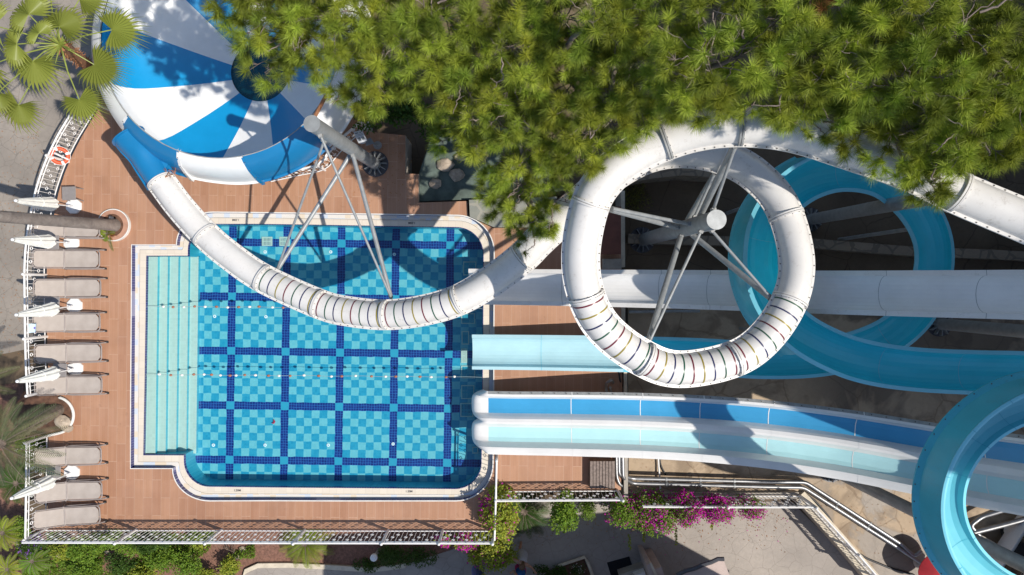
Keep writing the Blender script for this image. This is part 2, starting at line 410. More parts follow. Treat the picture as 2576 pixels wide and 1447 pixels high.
        if s.c is not None:
            ca = me.color_attributes.new('tint', 'FLOAT_COLOR', 'POINT'); ca.data.foreach_set('color', s.c)
        me.update(); return o
def tag(o, label=None, cat=None, group=None, kind=None):
    if label: o['label'] = label
    if cat: o['category'] = cat
    if group: o['group'] = group
    if kind: o['kind'] = kind
    return o
def thing(name, loc, label, cat, group=None):
    o = bpy.data.objects.new(name, None); COL.objects.link(o); o.location = loc; o.empty_display_size = .2
    LOC[o.name] = Vector(loc); return tag(o, label, cat, group)
def struct(name, mb, mats, smooth=False): return tag(mb.build(name, mats, smooth=smooth), kind='structure')
def copy_tree(o, parent=None):
    c = o.copy(); COL.objects.link(c)
    if parent is not None: c.parent = parent
    for ch in list(o.children): copy_tree(ch, c)
    return c
def spline(pts, step):
    """Catmull-Rom through control points (Vectors), resampled at an even step"""
    pts = [Vector(p) for p in pts]; q = [pts[0]*2 - pts[1]] + pts + [pts[-1]*2 - pts[-2]]; d = []
    for i in range(1, len(q) - 2):
        p0, p1, p2, p3 = q[i-1:i+3]
        for k in range(24):
            t = k / 24; d.append(.5*((2*p1) + (p2-p0)*t + (2*p0-5*p1+4*p2-p3)*t*t + (3*p1-p0-3*p2+p3)*t**3))
    d.append(pts[-1]); out = [d[0]]; acc = 0
    for a, b in zip(d, d[1:]):
        l = (b - a).length; pos = 0
        while acc + l - pos >= step and l > 0:
            pos += step - acc; out.append(a.lerp(b, pos / l)); acc = 0
        acc += l - pos
    return out
def arc(cx, cy, r, a0, a1, n=10, ry=None):
    return [(cx + r*math.cos(math.radians(lerp(a0, a1, i/n))), cy + (ry or r)*math.sin(math.radians(lerp(a0, a1, i/n)))) for i in range(n + 1)]
plain('fan_leaf_stalk', (.26, .30, .06), .5, .2, 10)
def palm_trunk_mat():
    t = NT('palm_trunk'); p = t.obj(); v = t.mapv(p, (2.2, 1, 1)); n1 = t.noise(v, 3.2, 6, .7, .8); n2 = t.noise(p, 22, 4, .7)
    wv = t.n('ShaderNodeTexWave', bands_direction='X'); t.L(p, wv.inputs[0]); wv.inputs['Scale'].default_value = 2.6; wv.inputs['Distortion'].default_value = 5; wv.inputs['Detail'].default_value = 3
    c = t.ramp(n1, [(.3, (.15, .12, .105)), (.55, (.27, .22, .19)), (.75, (.36, .31, .27))]); c = t.mix(t.math('MULTIPLY', wv.outputs['Fac'], .3), c, (.16, .13, .115)); c = t.mix(t.math('MULTIPLY', n2, .3), c, (.14, .115, .10))
    t.col(c); t.rough(.9); t.bump(t.math('ADD', n2, wv.outputs['Fac']), .4, .02)
palm_trunk_mat()
# ================================================================== THE SETTING
def PP(lst, z): return [P(x, y, z) for x, y in lst]
# ground sheet to the horizon (the pool platform stands on it, so it has a hole there)
OUT = [(441, 617)] + arc(535, 617, 90, 180, 270, 12, 82) + [(640, 536), (760, 537.5), (900, 539.5), (1040, 541.5)] + arc(1150, 635, 92, 270, 360, 12) + \
      [(1241.5, 760), (1241, 900), (1240.5, 1040)] + arc(1147, 1167, 92, 0, 90, 12) + [(1000, 1259), (840, 1259), (680, 1258.5)] + arc(528, 1178, 93, 90, 180, 12, 81) + [(431, 1178), (329, 1178), (330, 990), (331.5, 800), (332, 617)]
INN = [(474, 645)] + arc(538, 629, 64, 180, 270, 12) + [(640, 565), (760, 566.5), (900, 569), (1040, 571.5)] + arc(1148, 640, 67, 270, 360, 12) + \
      [(1214.5, 760), (1213.5, 900), (1212, 1040)] + arc(1145, 1164, 65, 0, 90, 12) + [(1000, 1227.5), (840, 1226), (680, 1224.8)] + arc(528, 1159, 64, 90, 180, 12) + [(464, 1144), (362, 1144), (365, 990), (368, 800), (370, 645)]
outw = PP(OUT, 0); innw = [Vector((p.x, p.y, 0)) for p in PP(INN, -.2)]
DECK = [(255, 262), (232, 300), (205, 345), (182, 390), (163, 435), (148, 482), (138, 530), (126, 600), (118, 673), (117, 760), (118, 837), (121, 920), (126, 985),
        (150, 1000)] + arc(140, 1045, 43, -70, 78, 10) + [(122, 1094), (121, 1200), (120, 1332), (556, 1332.5), (975, 1333), (1240, 1334), (1246, 1310), (1247, 1236), (1400, 1234), (1562, 1233), (1566, 1000), (1563, 800), (1562, 575),
        (1420, 574), (1241, 574), (1178, 545), (1175, 506), (1053, 510), (1053, 438), (1020, 437), (1020, 341), (921, 331), (900, 200), (700, 60), (400, 40), (255, 140)]
deckw = PP(DECK, 0)
ring = [Vector((-140, -140, G)), Vector((140, -140, G)), Vector((140, 140, G)), Vector((-140, 140, G))]
mb = MB(); mb.poly([ring, [Vector((p.x, p.y, G)) for p in outw]]); struct('ground', mb, 'earth')
mb = MB(); mb.poly([deckw, outw], 0.0, 0); mb.strip(deckw, 0, G - .05, 1); struct('pool_deck', mb, ['deck_tiles', 'concrete_wall'])
# pool basin: navy kerb wall down to the sunken overflow channel, grate, cream coping, walls, floor
n = len(outw); mid = [outw[i].lerp(innw[i], .38) for i in range(n)]; mid2 = [outw[i].lerp(innw[i], .40) for i in range(n)]
edge = [innw[i].lerp(outw[i], .06) for i in range(n)]
def band(a, b, z, m=0):
    return [(p[0], p[1], z) for p in a] + [(p[0], p[1], z) for p in b], [(i, (i+1) % n, n + (i+1) % n, n + i) for i in range(n)], m
lip = [outw[i] + (outw[i] - innw[i]).normalized() * .035 for i in range(n)]
mb = MB(); mb.add(*band(outw, mid, -.205, 1)); mb.add(*band(mid2, edge, -.20, 0)); mb.add(*band(edge, innw, -.198, 3)); mb.strip(outw, 0, -.205, 2); mb.add(*band(lip, outw, .004, 4)); mb.strip(mid, -.205, -.20, 0)
struct('pool_coping', mb, ['coping_cream', 'overflow_grate', 'navy_mosaic', 'navy_mosaic', 'white_kerb'])
mb = MB(); mb.strip(innw, -.198, -.30, 1); mb.strip(innw, -.30, -1.0, 0); struct('pool_wall', mb, ['cyan_mosaic', 'navy_mosaic'])
mb = MB(); mb.poly([innw], -1.0); struct('pool_floor', mb, 'pool_floor_tiles')
xs = [369, 397, 422.5, 449, 474.5, 499.5]
mb = MB()
for i in range(5):
    z = -.31 - .135 * i; a, b = P(xs[i] - (3 if i == 0 else 0), 646, z), P(xs[i+1], 1141, z); a2, b2 = P(xs[i] - 6, 646, z), P(xs[i+1] - 6, 1141, z)
    q = [Vector((a.x, a.y, z)), Vector((a2.x, b2.y, z)), Vector((b2.x, b2.y, z)), Vector((b.x, a.y, z))]
    mb.prism(q, -.999, z, 0, 1)
struct('pool_steps', mb, ['step_mosaic', 'cyan_mosaic'])
mb = MB(); mb.poly([innw], -.235); struct('pool_water', mb, 'pool_water')
# lower paths and yard
LEFTP = [(-900, -900), (430, -900), (380, 40), (250, 150), (250, 262), (232, 300), (205, 345), (182, 390), (163, 435), (148, 482), (138, 530), (126, 600), (118, 673), (117, 760), (118, 837), (60, 880), (-60, 905), (-900, 930)]
mb = MB(); mb.poly([[Vector((p.x, p.y, 0)) for p in PP(LEFTP, G)]], G + .006); struct('footpath', mb, 'stamped_path_grey')
LOWP = [(590, 1520), (616, 1436), (650, 1421), (722, 1420), (815, 1424), (935, 1432), (1020, 1420), (1130, 1385), (1240, 1330), (1250, 1260), (1560, 1255), (1740, 1262), (1990, 1262), (2180, 1447), (2280, 1600), (2100, 1900), (700, 1900)]
mb = MB(); mb.poly([[Vector((p.x, p.y, 0)) for p in PP(LOWP, G)]], G + .010); struct('stamped_pavement', mb, 'stamped_path')
YARD = [(1580, 772), (2700, 772), (2900, 1500), (2280, 1600), (2197, 1447), (2010, 1246), (1580, 1245)]
mb = MB(); mb.prism([Vector((p.x, p.y, 0)) for p in PP(YARD, YZ)][::-1], G - .02, YZ, 0, 1); struct('concrete_yard', mb, ['yard_concrete', 'concrete_wall'])
SOILB = [(60, 1330), (1244, 1330), (1240, 1345), (1130, 1385), (1020, 1418), (935, 1429), (815, 1421), (722, 1417), (650, 1418), (614, 1434), (590, 1520), (-200, 1560), (-200, 1000), (60, 960)]
mb = MB(); mb.poly([[Vector((p.x, p.y, 0)) for p in PP(SOILB, G)]], G + .018); struct('garden_ground', mb, 'mulch')
# kerb along the garden
KB = [(590, 1520), (615, 1433), (648, 1418), (722, 1417), (815, 1421), (935, 1429), (1020, 1418)]
a = PP(KB, G + .12)
mb = MB(); lo = [p + Vector((0, -.16, 0)) for p in a]; loop = a + lo[::-1]
mb.prism([Vector((p.x, p.y, 0)) for p in a[::-1]] + [Vector((p.x, p.y, 0)) for p in lo], G, G + .12); struct('garden_kerb', mb, 'cream_stone')
# flagstone terrace and stone bed between deck and trees
TER = [(1180, 503), (1400, 495), (1420, 572), (1243, 572), (1182, 545)]
mb = MB(); mb.prism([Vector((p.x, p.y, 0)) for p in PP(TER, .16)], G, .16, 0, 1); struct('stone_terrace', mb, ['flagstone', 'stone_wall'])
BED = [(1054, 436), (1100, 300), (1330, 330), (1420, 480), (1176, 502), (1056, 507)]
mb = MB(); mb.prism([Vector((p.x, p.y, 0)) for p in PP(BED, -.25)], G, -.25, 0, 1); struct('rock_bed_ground', mb, ['slate', 'stone_wall'])
def slab_wall(name, pts, zt, zb, wd, mats, label, cat='wall', group=None):
    """low wall along a line of photo points, top at zt, a real thickness wd"""
    c = [P(x, y, zt) for x, y in pts]; L = []; Rr = []
    for i, p in enumerate(c):
        t = (c[min(i+1, len(c)-1)] - c[max(i-1, 0)]).normalized(); nn = Vector((-t.y, t.x, 0)) * wd / 2
        L.append(p + nn); Rr.append(p - nn)
    mb = MB(); loop = Rr + L[::-1]; mb.prism(loop, zb, zt, 0, 1 if len(mats) > 1 else 0)
    return tag(mb.build(name, mats, origin=(c[0].x, c[0].y, zb)), label, cat, group)
slab_wall('retaining_wall', [(1567, 480), (1567.5, 672)], -.1, G, .13, ['cream_stone', 'concrete_wall'], 'narrow beige wall top behind the tall central post, beside the brown pump roof', group='narrow yard walls')
slab_wall('retaining_wall', [(1568, 768), (1568, 812)], -.1, G, .13, ['cream_stone', 'concrete_wall'], 'short beige wall top between the white slide and the pale straight slide', group='narrow yard walls')
slab_wall('retaining_wall', [(1573.5, 925), (1574, 990)], .1, G, .11, ['cream_stone', 'concrete_wall'], 'short beige wall top between the pale straight slide and the two-lane slide', group='narrow yard walls')
slab_wall('retaining_wall', [(1574, 1140), (1575, 1262)], .1, G, .13, ['concrete_wall'], 'grey wall below the two-lane slide beside the wooden pump cover', group='narrow yard walls')
slab_wall('stone_wall', [(1560, 446), (1640, 432), (1720, 424), (1830, 432)], -.3, G, .45, ['stone_wall'], 'rough stone wall in shade seen through the top of the white tube loop', group='rough stone walls')
slab_wall('terrace_wall', [(1580, 600), (2045, 612), (2290, 632), (2500, 640), (2760, 655)], -.9, G, .32, ['stone_wall'], 'low brown terrace wall crossing the shade behind the turquoise loop', group='rough stone walls')
slab_wall('boundary_wall', [(2013, 1247), (2062, 1300), (2120, 1365), (2205, 1462)], -.45, G, .40, ['cream_stone', 'concrete_wall'], 'cream wall slanting down to the bottom edge under the lower railing')
slab_wall('yard_wall', [(1576, 1247), (1800, 1249), (2010, 1247)], -.45, G, .22, ['concrete_wall'], 'grey wall under the railing beside the long silver pipes')

# ================================================================== POOL FITTINGS
def font_marking(txt, px, py, z, rot, size, label):
    cu = bpy.data.curves.new('depth_marking', 'FONT'); cu.body = txt; cu.size = size; cu.extrude = .002; cu.align_x = 'CENTER'; cu.align_y = 'CENTER'; cu.offset = .002
    tmp = bpy.data.objects.new('tmp', cu); COL.objects.link(tmp); dg = bpy.context.evaluated_depsgraph_get()
    me = bpy.data.meshes.new_from_object(tmp.evaluated_get(dg)); bpy.data.objects.remove(tmp)
    me.materials.clear(); me.materials.append(MATS['dark_metal'])
    o = bpy.data.objects.new('depth_marking', me); COL.objects.link(o); o.location = P(px, py, z); o.rotation_euler = (0, 0, rot); LOC[o.name] = Vector(o.location)
    return tag(o, label, 'marking', 'depth markings on the coping')
font_marking('1.20M', 593, 553.5, -.196, math.pi, .095, 'dark upside-down 1.20M on the upper coping nearest the white tube')
font_marking('1.20M', 1036, 561, -.196, math.pi, .095, 'dark upside-down 1.20M on the upper coping below the two tripod struts')
font_marking('1.20M', 597, 1234, -.196, 0, .095, 'dark upright 1.20M on the lower coping near the steps')
font_marking('1.20M', 1029, 1236.5, -.196, 0, .095, 'dark upright 1.20M on the lower coping near the pool corner under the slides')
def drain(x0, y0, x1, y1, label, up=False):
    z = -.985; a, b = P(x0, y0, z), P(x1, y1, z); c = (a + b) / 2; sx, sy = abs(a.x - b.x), abs(a.y - b.y)
    r = thing('drain_grate', (c.x, c.y, -1.0), label, 'drain', 'grates on the pool floor')
    mb = MB(); t = .035
    for s in (-1, 1): mb.box((c.x + s*(sx-t)/2, c.y, z), (t, sy, .03)); mb.box((c.x, c.y + s*(sy-t)/2, z), (sx - 2*t, t, .03))
    mb.build('frame', 'step_mosaic', r)
    mb = MB(); k = max(4, int(sx / .055))
    for i in range(k): mb.box((c.x - sx/2 + t + (i + .5)*(sx - 2*t)/k, c.y, z - .002), (.028, sy - 2*t, .02))
    mb.box((c.x, c.y, z - .004), (sx - 2*t, .03, .022)); mb.build('slats', 'step_mosaic' if up else 'cyan_mosaic', r)
drain(659, 596, 685, 619, 'left one of the two pale square grates under the upper lane line', True)
drain(703, 596, 729, 619, 'right one of the two pale square grates under the upper lane line', True)
drain(1165, 658, 1198, 693, 'shaded grate on the pool floor beside the end of the white slide')
drain(1160, 788, 1195, 815, 'shaded grate between the white slide and the pale straight slide')
drain(1161, 833, 1180, 867, 'narrow shaded grate at the upper corner of the pale slide end')
drain(1160, 877, 1175, 913, 'bright narrow grate at the tip of the pale straight slide', True)
drain(1160, 920, 1195, 952, 'grate crossed by the lower float line below the pale slide')
drain(1160, 969, 1193, 1004, 'upper shaded grate in front of the two-lane slide')
drain(1158, 1014, 1191, 1049, 'lower shaded grate in front of the two-lane slide')
drain(1188, 1124, 1203, 1141, 'small grate just below the end of the two-lane slide')
IN = [(667, 634, 'under the thick slanting strut'), (832, 634, 'on the floor inside the tube shadow'), (992, 640, 'on the dark lane line below the upper coping'), (540, 796, 'near the steps below the upper float line'),
      (669, 797, 'beside the lane line below the upper float line'), (537, 1120, 'near the steps above the lower lane line'), (667, 1120, 'in the second column of checks above the lower lane line'), (826, 1120, 'left of the middle lane line near the lower coping'), (989, 1117, 'on the dark lane line near the lower coping')]
for x, y, t in IN:
    p = P(x, y, -.99); mb = MB(); mb.cyl((p.x, p.y, -1.0), .055, .018, 16, 0); mb.cyl((p.x, p.y, -.982), .022, .006, 10, 1)
    tag(mb.build('floor_inlet', ['white_plastic', 'cyan_mosaic'], origin=(p.x, p.y, -1.0), smooth=True), 'small round white inlet ' + t, 'inlet', 'round inlets on the pool floor')
p = P(687, 1061, -.95); mb = MB()
mb.tube([p + Vector((.02, .07, 0)), p + Vector((.05, 0, .01)), p + Vector((.03, -.06, 0))], [.012, .035, .015], 8); mb.blob(p + Vector((.0, -.05, 0)), (.05, .02, .02), 8, 5)
tag(mb.build('diving_toy', 'red_toy', origin=p, smooth=True), 'small red toy lying on the checked pool floor', 'toy')
def lane(name, y0, y1, fl, label):
    x0, x1 = 340, 1222; a, b = P(x0, y0, -.215), P(x1, y1, -.215)
    r = thing(name, a, label, 'lane rope', 'float lines across the pool')
    MB().tube([a.lerp(b, i/20) + Vector((0, .012*math.sin(i*2.1), 0)) for i in range(21)], .007, 5).build('rope', 'rope', r)
    for q, x in enumerate(fl):
        t = (x - x0) / (x1 - x0); c = a.lerp(b, t) + Vector((U(-.01, .01), .012*math.sin(t*20*2.1) + U(-.008, .008), 0)); w = U(.045, .058)
        br = q % 2 == 1; mb = MB(); mb.tube([c + Vector((w*u, 0, 0)) for u in (-1, -.8, -.3, .3, .8, 1)], [.012, .028, .042, .042, .028, .012], 10)
        f = mb.build('float', 'float_brown' if br else 'float_white', r, smooth='all')
        if q == 0: f['label'] = 'white float'
        if q == 1: f['label'] = 'brown float'
lane('float_line', 771, 776, [411, 436, 462, 489, 516, 544, 573, 600, 628, 651, 685, 712, 1158, 1185], 'upper float line with white and brown floats, passing under the white tube')
lane('float_line', 942, 949, [400, 430, 458, 487, 513, 532, 554, 578, 593, 615, 643, 675, 701, 730, 764, 801, 833, 860, 895, 934, 970, 995, 1024, 1057, 1085, 1122, 1143], 'lower float line of white and brown floats running full width to the grates')
# ================================================================== SLIDES
UPZ = Vector((0, 0, 1))
def frames(pts):
    out = []
    for i, p in enumerate(pts):
        t = (pts[min(i+1, len(pts)-1)] - pts[max(i-1, 0)]).normalized(); s = t.cross(UPZ).normalized(); out.append((p, t, s, s.cross(t).normalized()))
    return out
def nearest(fr, px, py):
    best = None
    for i, f in enumerate(fr):
        k = (H - f[0].z) / (H*PX); dx = CX + f[0].x / k - px; dy = CY - f[0].y / k - py; d = dx*dx + dy*dy
        if best is None or d < best[0]: best = (d, i)
    return best[1]
# ---- closed white tube slide
TP = [(2700, 607, 9.8), (2576, 555, 9.5), (2407, 484, 9.3), (2285, 426, 9.2), (2121, 369, 9.05), (1990, 330, 8.95), (1870, 318, 8.8), (1765, 327, 8.6), (1673, 354, 8.4), (1593, 394, 8.25), (1527, 446, 8.1), (1484, 517, 7.95), (1461, 640, 7.7),
      (1474, 742, 7.5), (1521, 828, 7.3), (1612, 898, 7.15), (1706, 929, 7.0), (1838, 906, 6.9), (1922, 852, 6.8), (1986, 757, 6.7), (2004, 653, 6.55), (1970, 525, 6.35), (1907, 447, 6.15), (1828, 400, 5.95), (1730, 380, 5.8), (1640, 390, 5.65), (1555, 432, 5.45), (1466, 504, 5.2),
      (1361, 601, 4.85), (1314, 648, 4.7), (1235, 708, 4.4), (1151, 756, 4.15), (1060, 782, 3.9), (970, 792, 3.6), (880, 784, 3.35), (804, 765, 3.15), (665, 702, 2.85), (583, 647, 2.72), (518, 592, 2.62), (454, 522, 2.55), (402, 452, 2.5)]
tpts = spline([P(*q) for q in TP], .11); tf = frames(tpts)
r0 = thing('tube_slide', tpts[-1], 'white closed tube slide looping round a tall post, then over the pool to the bowl', 'water slide')
JN = [(2407, 484), (2121, 369), (1870, 318), (1673, 354), (1484, 517), (1476, 748), (1622, 905), (1842, 905), (1987, 752), (1976, 538), (1820, 398), (1610, 402), (1466, 504), (1314, 648), (1151, 756), (970, 792), (804, 765), (665, 702), (518, 592), (404, 454)]
ji = [nearest(tf, *q) for q in JN]
# the two passes of the loop lie close in the picture: keep joints in running order
for k in range(1, len(ji)):
    if ji[k] <= ji[k-1]: ji[k] = ji[k-1] + 8
cuts = [0] + ji; cuts[-1] = len(tf) - 1
RT = .36; NR = 32
banded = {5: 8, 6: 9, 7: 8, 14: 7, 15: 8, 16: 8}     # joints after which the coloured bands run
COLS = ['yellow', 'navy', 'green', 'red']
def ringv(f, r): p, t, s, u = f; return [p + (s*math.cos(2*math.pi*j/NR) + u*math.sin(2*math.pi*j/NR)) * r for j in range(NR)]
for k in range(len(cuts) - 1):
    a, b = cuts[k], cuts[k+1]; mb = MB(); mb.loft([ringv(tf[i], RT) for i in range(a, b + 1)])
    mats = ['white_gelcoat'] + ['band_' + c for c in COLS]
    nb = banded.get(k - 1 if k < 10 else k - 1)
    nb = {6: 8, 7: 9, 8: 8, 15: 8, 16: 8, 17: 7}.get(k)
    if nb:
        for q in range(nb):
            x = lerp(a, b, (q + .5) / nb); i = int(x); f0, f1 = tf[i], tf[min(i+1, len(tf)-1)]; c = f0[0].lerp(f1[0], x - i); t = f0[1]
            rr = [[p2 for p2 in ringv((c + t*d, t, f0[2], f0[3]), RT + .005)] for d in (-.017, .017)]
            mb.loft(rr, 1 + (q if k > 9 else q + 3) % 4)
    sec = mb.build('tube_section', mats, r0, smooth=True)
    if nb: sec['label'] = 'white tube section with thin coloured bands'
# bolted seam flanges on both sides, joint flanges between the sections
for s in (-1, 1):
    mb = MB(); rings = []
    for p, t, sd, u in tf:
        c = p + sd*s*RT*.985; rings.append([c + u*.02, c + sd*s*.075 + u*.02, c + sd*s*.075 - u*.02, c - u*.02])
    mb.loft(rings, 0, caps=True)
    for i in range(1, len(tf) - 1, 2):
        p, t, sd, u = tf[i]; c = p + sd*s*(RT + .042) + u*.02
        mb.tube([c, c + u*.012], .015, 6, 1)
    mb.build('seam_flange', ['white_gelcoat', 'bolt_dark'], r0)
for q, i in enumerate(ji):
    f = tf[i]; p, t, sd, u = f; mb = MB()
    for off, mm in ((-.045, 0), (.006, 0)):
        rr = [ringv((p + t*(off + d), t, sd, u), r) for d, r in ((0, RT + .002), (0, RT + .06), (.038, RT + .06), (.038, RT + .002))]; mb.loft(rr, mm)
    for j in range(14):
        a = 2*math.pi*(j + .5)/14; c = p + (sd*math.cos(a) + u*math.sin(a))*(RT + .035) - t*.045; mb.tube([c, c - t*.012], .013, 6, 1)
    mb.build('joint_flange', ['white_gelcoat' if q not in (2, 3) else 'flange_grey', 'bolt_dark'], r0, smooth=True)

# ---- open channels: a profile of (across, up, material) swept along a line
def channel(root, pts, prof, wallL, wallR, joints, mats, gap=.0, name='channel_section', thick=.03, strip=None):
    """across > 0 lies to the right of travel; wallL/wallR scale the heights of the two sides along the way"""
    fr = frames(pts); cuts = [0] + [nearest(fr, *j) for j in joints] + [len(fr) - 1]; cuts = sorted(set(cuts)); secs = []
    def ring(f, g, und=0.0):
        p, t, s, u = f; o = []
        for x, h, _ in prof:
            hh = h * ((g[1] if x > 0 else g[0]) if h > .02 else 1); o.append(p + s*x + Vector((0, 0, 1))*(hh - und))
        return o
    N = len(fr)
    for a, b in zip(cuts, cuts[1:]):
        mb = MB(); top = []; bot = []
        for i in range(a, b + 1):
            f = fr[i]; tt = i / (N - 1); g = (wallL(tt), wallR(tt))
            if i == b and b != N - 1: f = (f[0] - f[1]*gap, *f[1:])
            top.append(ring(f, g)); bot.append(ring(f, g, thick))
        for j in range(len(prof) - 1):
            mb.loft([[r[j], r[j+1]] for r in top], prof[j][2], ring_closed=False)
        mb.loft([r[::-1] for r in bot], 0 if len(mats) < 2 else len(mats) - 1, ring_closed=False)
        for e in (0, -1): mb.loft([[q for q in top[e]], [q for q in bot[e]]], prof[0][2], ring_closed=False)
        for e in (0, -1): mb.loft([[r[e] for r in top], [r[e] for r in bot]], prof[0][2], ring_closed=False)
        secs.append(mb.build(name, mats, root, smooth=True))
        if b != N - 1 and strip:
            rr = [[q + f[1]*d + Vector((0, 0, .005)) for q in ring(f, (wallL(b/(N-1)), wallR(b/(N-1))))] for d in (-strip[1], strip[1]) for f in (fr[b],)]
            js = MB(); js.loft(rr, ring_closed=False); js.build('joint_strip', strip[0], root, smooth=True)
    return fr, secs
def legs(root, fr, every, mat='galvanised', r=.06, zb=G):
    for i in range(every // 2, len(fr), every):
        p, t, s, u = fr[i]
        if p.z - zb > .4: MB().tube([Vector((p.x, p.y, zb)), Vector((p.x, p.y, p.z - .06))], r, 10).build('leg', mat, root, smooth=True)
def U_prof(wd, ht, rim, m0=0, m1=1, n=12):
    o = [(-wd - rim, ht - .02, m1), (-wd, ht, m0)]
    for i in range(1, n): a = math.pi * i / n; o.append((-wd*math.cos(a)*(1 if True else 1), max(.0, ht*(1 - math.sin(a)**.85)), m0 if i < n - 1 else m0))
    o.append((wd, ht, m1)); o.append((wd + rim, ht - .02, m1)); return o
# white straight slide
wp = spline([P(*q) for q in [(2760, 748, 8.0), (2576, 742, 7.0), (2330, 739, 5.8), (2100, 736, 4.6), (1900, 732, 3.4), (1700, 728, 2.2), (1500, 725, 1.25), (1300, 722.5, .6), (1178, 721, .35)]], .16)
rw = thing('straight_slide', wp[-1], 'white straight open slide from the right edge to the pool under the tube loop', 'water slide')
wfr, secs = channel(rw, wp, U_prof(.44, .38, .13), lambda t: 1, lambda t: 1, [(2463, 741), (2213, 738), (2010, 735), (1780, 730), (1650, 728), (1415, 725)], ['white_lane', 'white_gelcoat', 'white_gelcoat'], strip=('flange_grey', .006))
legs(rw, wfr, 26)
# turquoise flume with its loop, ending in the pale straight run-out
FP = [(2800, 950, 6.0), (2576, 937, 5.5), (2430, 933, 5.2), (2290, 926, 5.0), (2180, 911, 4.88), (2090, 885, 4.8), (2000, 838, 4.72), (1937, 775, 4.64), (1906, 710, 4.56), (1898, 650, 4.48), (1910, 575, 4.38), (1952, 508, 4.25), (2020, 458, 4.1), (2105, 436, 3.95),
      (2200, 452, 3.78), (2275, 512, 3.6), (2320, 585, 3.42), (2331, 660, 3.25), (2312, 738, 3.08), (2275, 798, 2.9), (2215, 846, 2.72), (2130, 880, 2.5), (2030, 899, 2.25), (1900, 903, 1.9), (1750, 894, 1.45), (1600, 889, 1.1), (1450, 886, .8), (1300, 884, .5), (1183, 883, .32)]
fp = spline([P(*q) for q in FP], .16)
rf = thing('flume_slide', fp[-1], 'turquoise open flume with one loop, ending as a pale straight slide at the pool', 'water slide')
def sm(a, b, t): x = max(0, min(1, (t-a)/(b-a))); return x*x*(3-2*x)
ffr = frames(fp); cut = nearest(ffr, 1560, 888)
loopA, loopB = nearest(ffr, 2130, 900) / cut, 0.88
wallfun = lambda t: 1 + 1.0*sm(.16, .26, t)*(1 - sm(.42, .56, t))
ins = lambda t: 1.0
_, s1 = channel(rf, fp[:cut+1], U_prof(.46, .40, .10), wallfun, ins, [(2409, 933), (2206, 914), (1960, 800), (1905, 600), (2105, 436), (2270, 508), (2331, 680), (2215, 846), (1900, 903)], ['turquoise', 'turquoise_rim', 'turquoise_outside'], strip=('turquoise_rim', .008))
_, s2 = channel(rf, fp[cut:], U_prof(.46, .40, .10), ins, ins, [(1362, 885)], ['pale_turquoise', 'pale_turquoise', 'pale_turquoise'], strip=('turquoise_rim', .008))
s2[-1]['label'] = 'pale run-out section'
legs(rf, ffr, 30)
# two-lane slide: a white divider between a blue lane and a pale cyan lane
DP = [(1228, 1056, .42), (1288, 1057.5, .55), (1409, 1059, .8), (1600, 1063, 1.2), (1760, 1071, 1.55), (1932, 1086, 2.1), (2110, 1110, 2.8), (2298, 1143, 3.8), (2430, 1166, 4.8), (2576, 1189, 5.9), (2800, 1222, 7.4)]
dp = spline([P(*q) for q in DP], .18)
rd = thing('two_lane_slide', dp[0], 'wide white two-lane slide with a blue and a pale cyan lane', 'water slide')
# travel runs towards +x here, so the right side (across > 0) is the lower side in the photo
prof2 = [(-.99, .40, 4), (-.90, .44, 1), (-.82, .42, 1), (-.77, .16, 1), (-.71, .05, 2), (-.56, 0, 2), (-.36, 0, 2), (-.23, .02, 1), (-.16, .20, 1), (-.10, .31, 1), (0, .335, 1), (.07, .31, 1), (.15, .15, 1), (.22, .03, 3), (.36, 0, 3), (.56, 0, 3), (.68, .06, 1), (.74, .24, 1), (.79, .42, 1), (.85, .43, 1), (.95, .435, 1), (1.02, .42, 1)]
dfr, ds = channel(rd, dp, prof2, lambda t: 1, lambda t: 1, [(1433, 1060), (1605, 1063), (1765, 1071), (1932, 1086), (2141, 1115), (2480, 1175)], ['white_lane', 'white_lane', 'lane_blue', 'lane_cyan', 'flange_grey', 'white_lane'], strip=('white_lane', .012))
mb = MB()
for i in range(2, len(dfr), 2):
    p, t, s, u = dfr[i]; c = p - s*.945 + Vector((0, 0, .43)); mb.tube([c, c + UPZ*.012], .016, 6)
mb.build('bolts', 'bolt_dark', rd)
legs(rd, dfr, 24)
# rounded lips at the pool end: each lane flares over the edge into the water
f = dfr[0]; t0, s0 = -f[1], f[2]
fine = []
for (x0_, h0_, _), (x1_, h1_, _) in zip(prof2, prof2[1:]):
    for q in range(4): fine.append((lerp(x0_, x1_, q/4), lerp(h0_, h1_, q/4)))
mb = MB(); rings = []; nn = 26
for i in range(nn + 1):
    a = (i/nn)**.7; ext = .58*a; row = []; fall = .34*(1 - math.sqrt(max(0, 1 - a**5)))
    for x, h in fine:
        c0, hw = (-.46, .52) if x < -.0 else (.46, .52); e = min(1, abs((x - c0)/hw)); sc_ = .30 + .70*(1 - e**4)
        row.append(f[0] + t0*(ext*sc_ - .01) + s0*(x*(1 - .02*a**3)) + UPZ*(h*(1 - .80*a**2.2) - fall*(.35 + .65*sc_) + .003*(1 - a)))
    rings.append(row)
mb.loft(rings, 0, ring_closed=False); mb.loft([[q - UPZ*.03 for q in r][::-1] for r in rings], 0, ring_closed=False)
mb.build('runout_lip', 'white_lane', rd, smooth=50)
